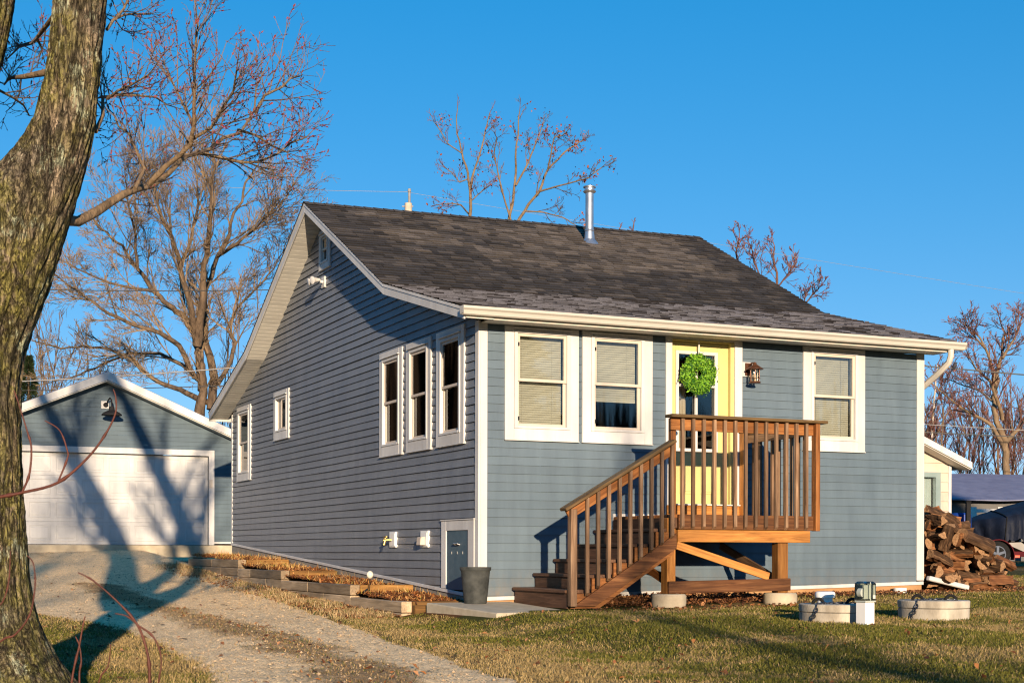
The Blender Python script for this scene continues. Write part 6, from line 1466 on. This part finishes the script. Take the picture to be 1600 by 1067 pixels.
# barrel and post
b = P(1501, 860, 31.5); gz = float(g(b[0], 31.5)); zt = P(1501, 801, 31.5)[2]; h_ = zt - gz
mb = MB(WF); mb.lathe((b[0], 31.5, gz), [(.19, 0), (.215, .02), (.22, h_ * .3), (.228, h_ * .33), (.22, h_ * .36), (.22, h_ * .64), (.228, h_ * .67), (.22, h_ * .7), (.215, h_ - .04), (.19, h_ - .005), (0, h_)], 24); tag(mb.build('barrel', M['barrel_blue'], smooth=.6, loc=(b[0], 31.5, gz)), 'bright blue plastic barrel beside the black post', 'barrel')
b = P(1512.5, 860, 31); gz = float(g(b[0], 31)); zt = P(1512, 785, 31)[2]; mb = MB(WF); mb.box(b[0] - .045, b[0] + .045, 30.95, 31.05, gz - .1, zt); mb.box(b[0] - .055, b[0] + .055, 30.94, 31.06, zt + .0005, zt + .03); tag(mb.build('post', M['black_metal'], bevel=.008, loc=(b[0], 31, gz)), 'upright black post between the blue barrel and the covered boat', 'post')

# ---------------------------------------------------------------- poles and wires
b = P(638, 318, 60); gz = float(g(b[0], 60)); pole = thing('utility_pole', 'pale utility pole with its tip showing over the roof ridge', 'utility pole', (b[0], 60, gz))
mb = MB(WF); mb.tube([(b[0], 60, gz - .2), (b[0], 60, b[2])], [.19, .15], 12); part('shaft', mb, M['pole_wood'], pole, smooth=.6)
mb = MB(WF); q = P(639, 300, 60)[2]; mb.tube([(b[0] + .04, 60, b[2] - .02), (b[0] + .04, 60, q)], .05, 8); mb.tube([(b[0] + .04, 60, q), (b[0] + .04, 60, q + .12)], [.07, .06], 8); mb.beam((b[0] - .25, 60, b[2] - .12), (b[0] + .2, 60, b[2] - .12), .04, .04); part('insulator', mb, M['wire_pale'], pole)
def wire(pts, Y, r, mat, label, Y1=None, sag=.0):
    n = 24; a = P(*pts[0], Y); c = P(*pts[-1], Y if Y1 is None else Y1); L = []
    for k in range(n + 1):
        t = k / n; q = a * (1 - t) + c * t; q[2] -= sag * 4 * t * (1 - t); L.append(q)
    mb = MB(WF); mb.tube(L, r, 5); tag(mb.build('power_line', M[mat]), label, 'power line')
wire([(-300, 250), (639, 300)], 60, .008, 'wire_pale', 'faint pale wire running left from the utility pole tip', sag=.25)
wire([(639, 301), (2000, 520)], 60, .007, 'wire_pale', 'faint wire running right from the pole over the roof', 75, sag=.1)
wire([(-200, 444), (470, 452)], 41, .013, 'wire_black', 'dark wire crossing the oak branches at mid height', sag=.1)
wire([(-200, 604), (420, 570)], 39, .017, 'wire_pale', 'pale cable passing just over the garage roof peak', sag=.08)
wire([(-200, 612), (420, 600)], 42, .012, 'wire_black', 'thin dark cable just under the pale one over the garage', sag=.05)
wire([(1380, 566), (1900, 612)], 45, .021, 'wire_black', 'black wire with the perched bird, level with the gutter')
wire([(1380, 672), (1900, 697)], 46, .018, 'wire_black', 'lower black wire just above the shed eave')
wire([(1380, 659), (1900, 690)], 47, .011, 'wire_pale', 'thin grey wire close above the lowest black wire')
p = P(1490, 575.6, 45); mb = MB(WF); d = Vector((.35, -.2, .9)).normalized(); c = Vector((p[0], p[1], p[2] + .015))
mb.tube([c - d * .16 + Vector((-.03, 0, 0)), c - d * .05, c + d * .0, c + d * .06, c + d * .11, c + d * .14, c + d * .17, c + d * .185], [.012, .022, .055, .066, .056, .036, .040, .012], 10); mb.tube([c + d * .165 + Vector((0, -.02, 0)), c + d * .165 + Vector((.05, -.05, -.005))], [.012, .003], 5)
tag(mb.build('bird', M['bird_dark'], smooth=1.2), 'small dark bird perched on the black wire right of the house', 'bird')
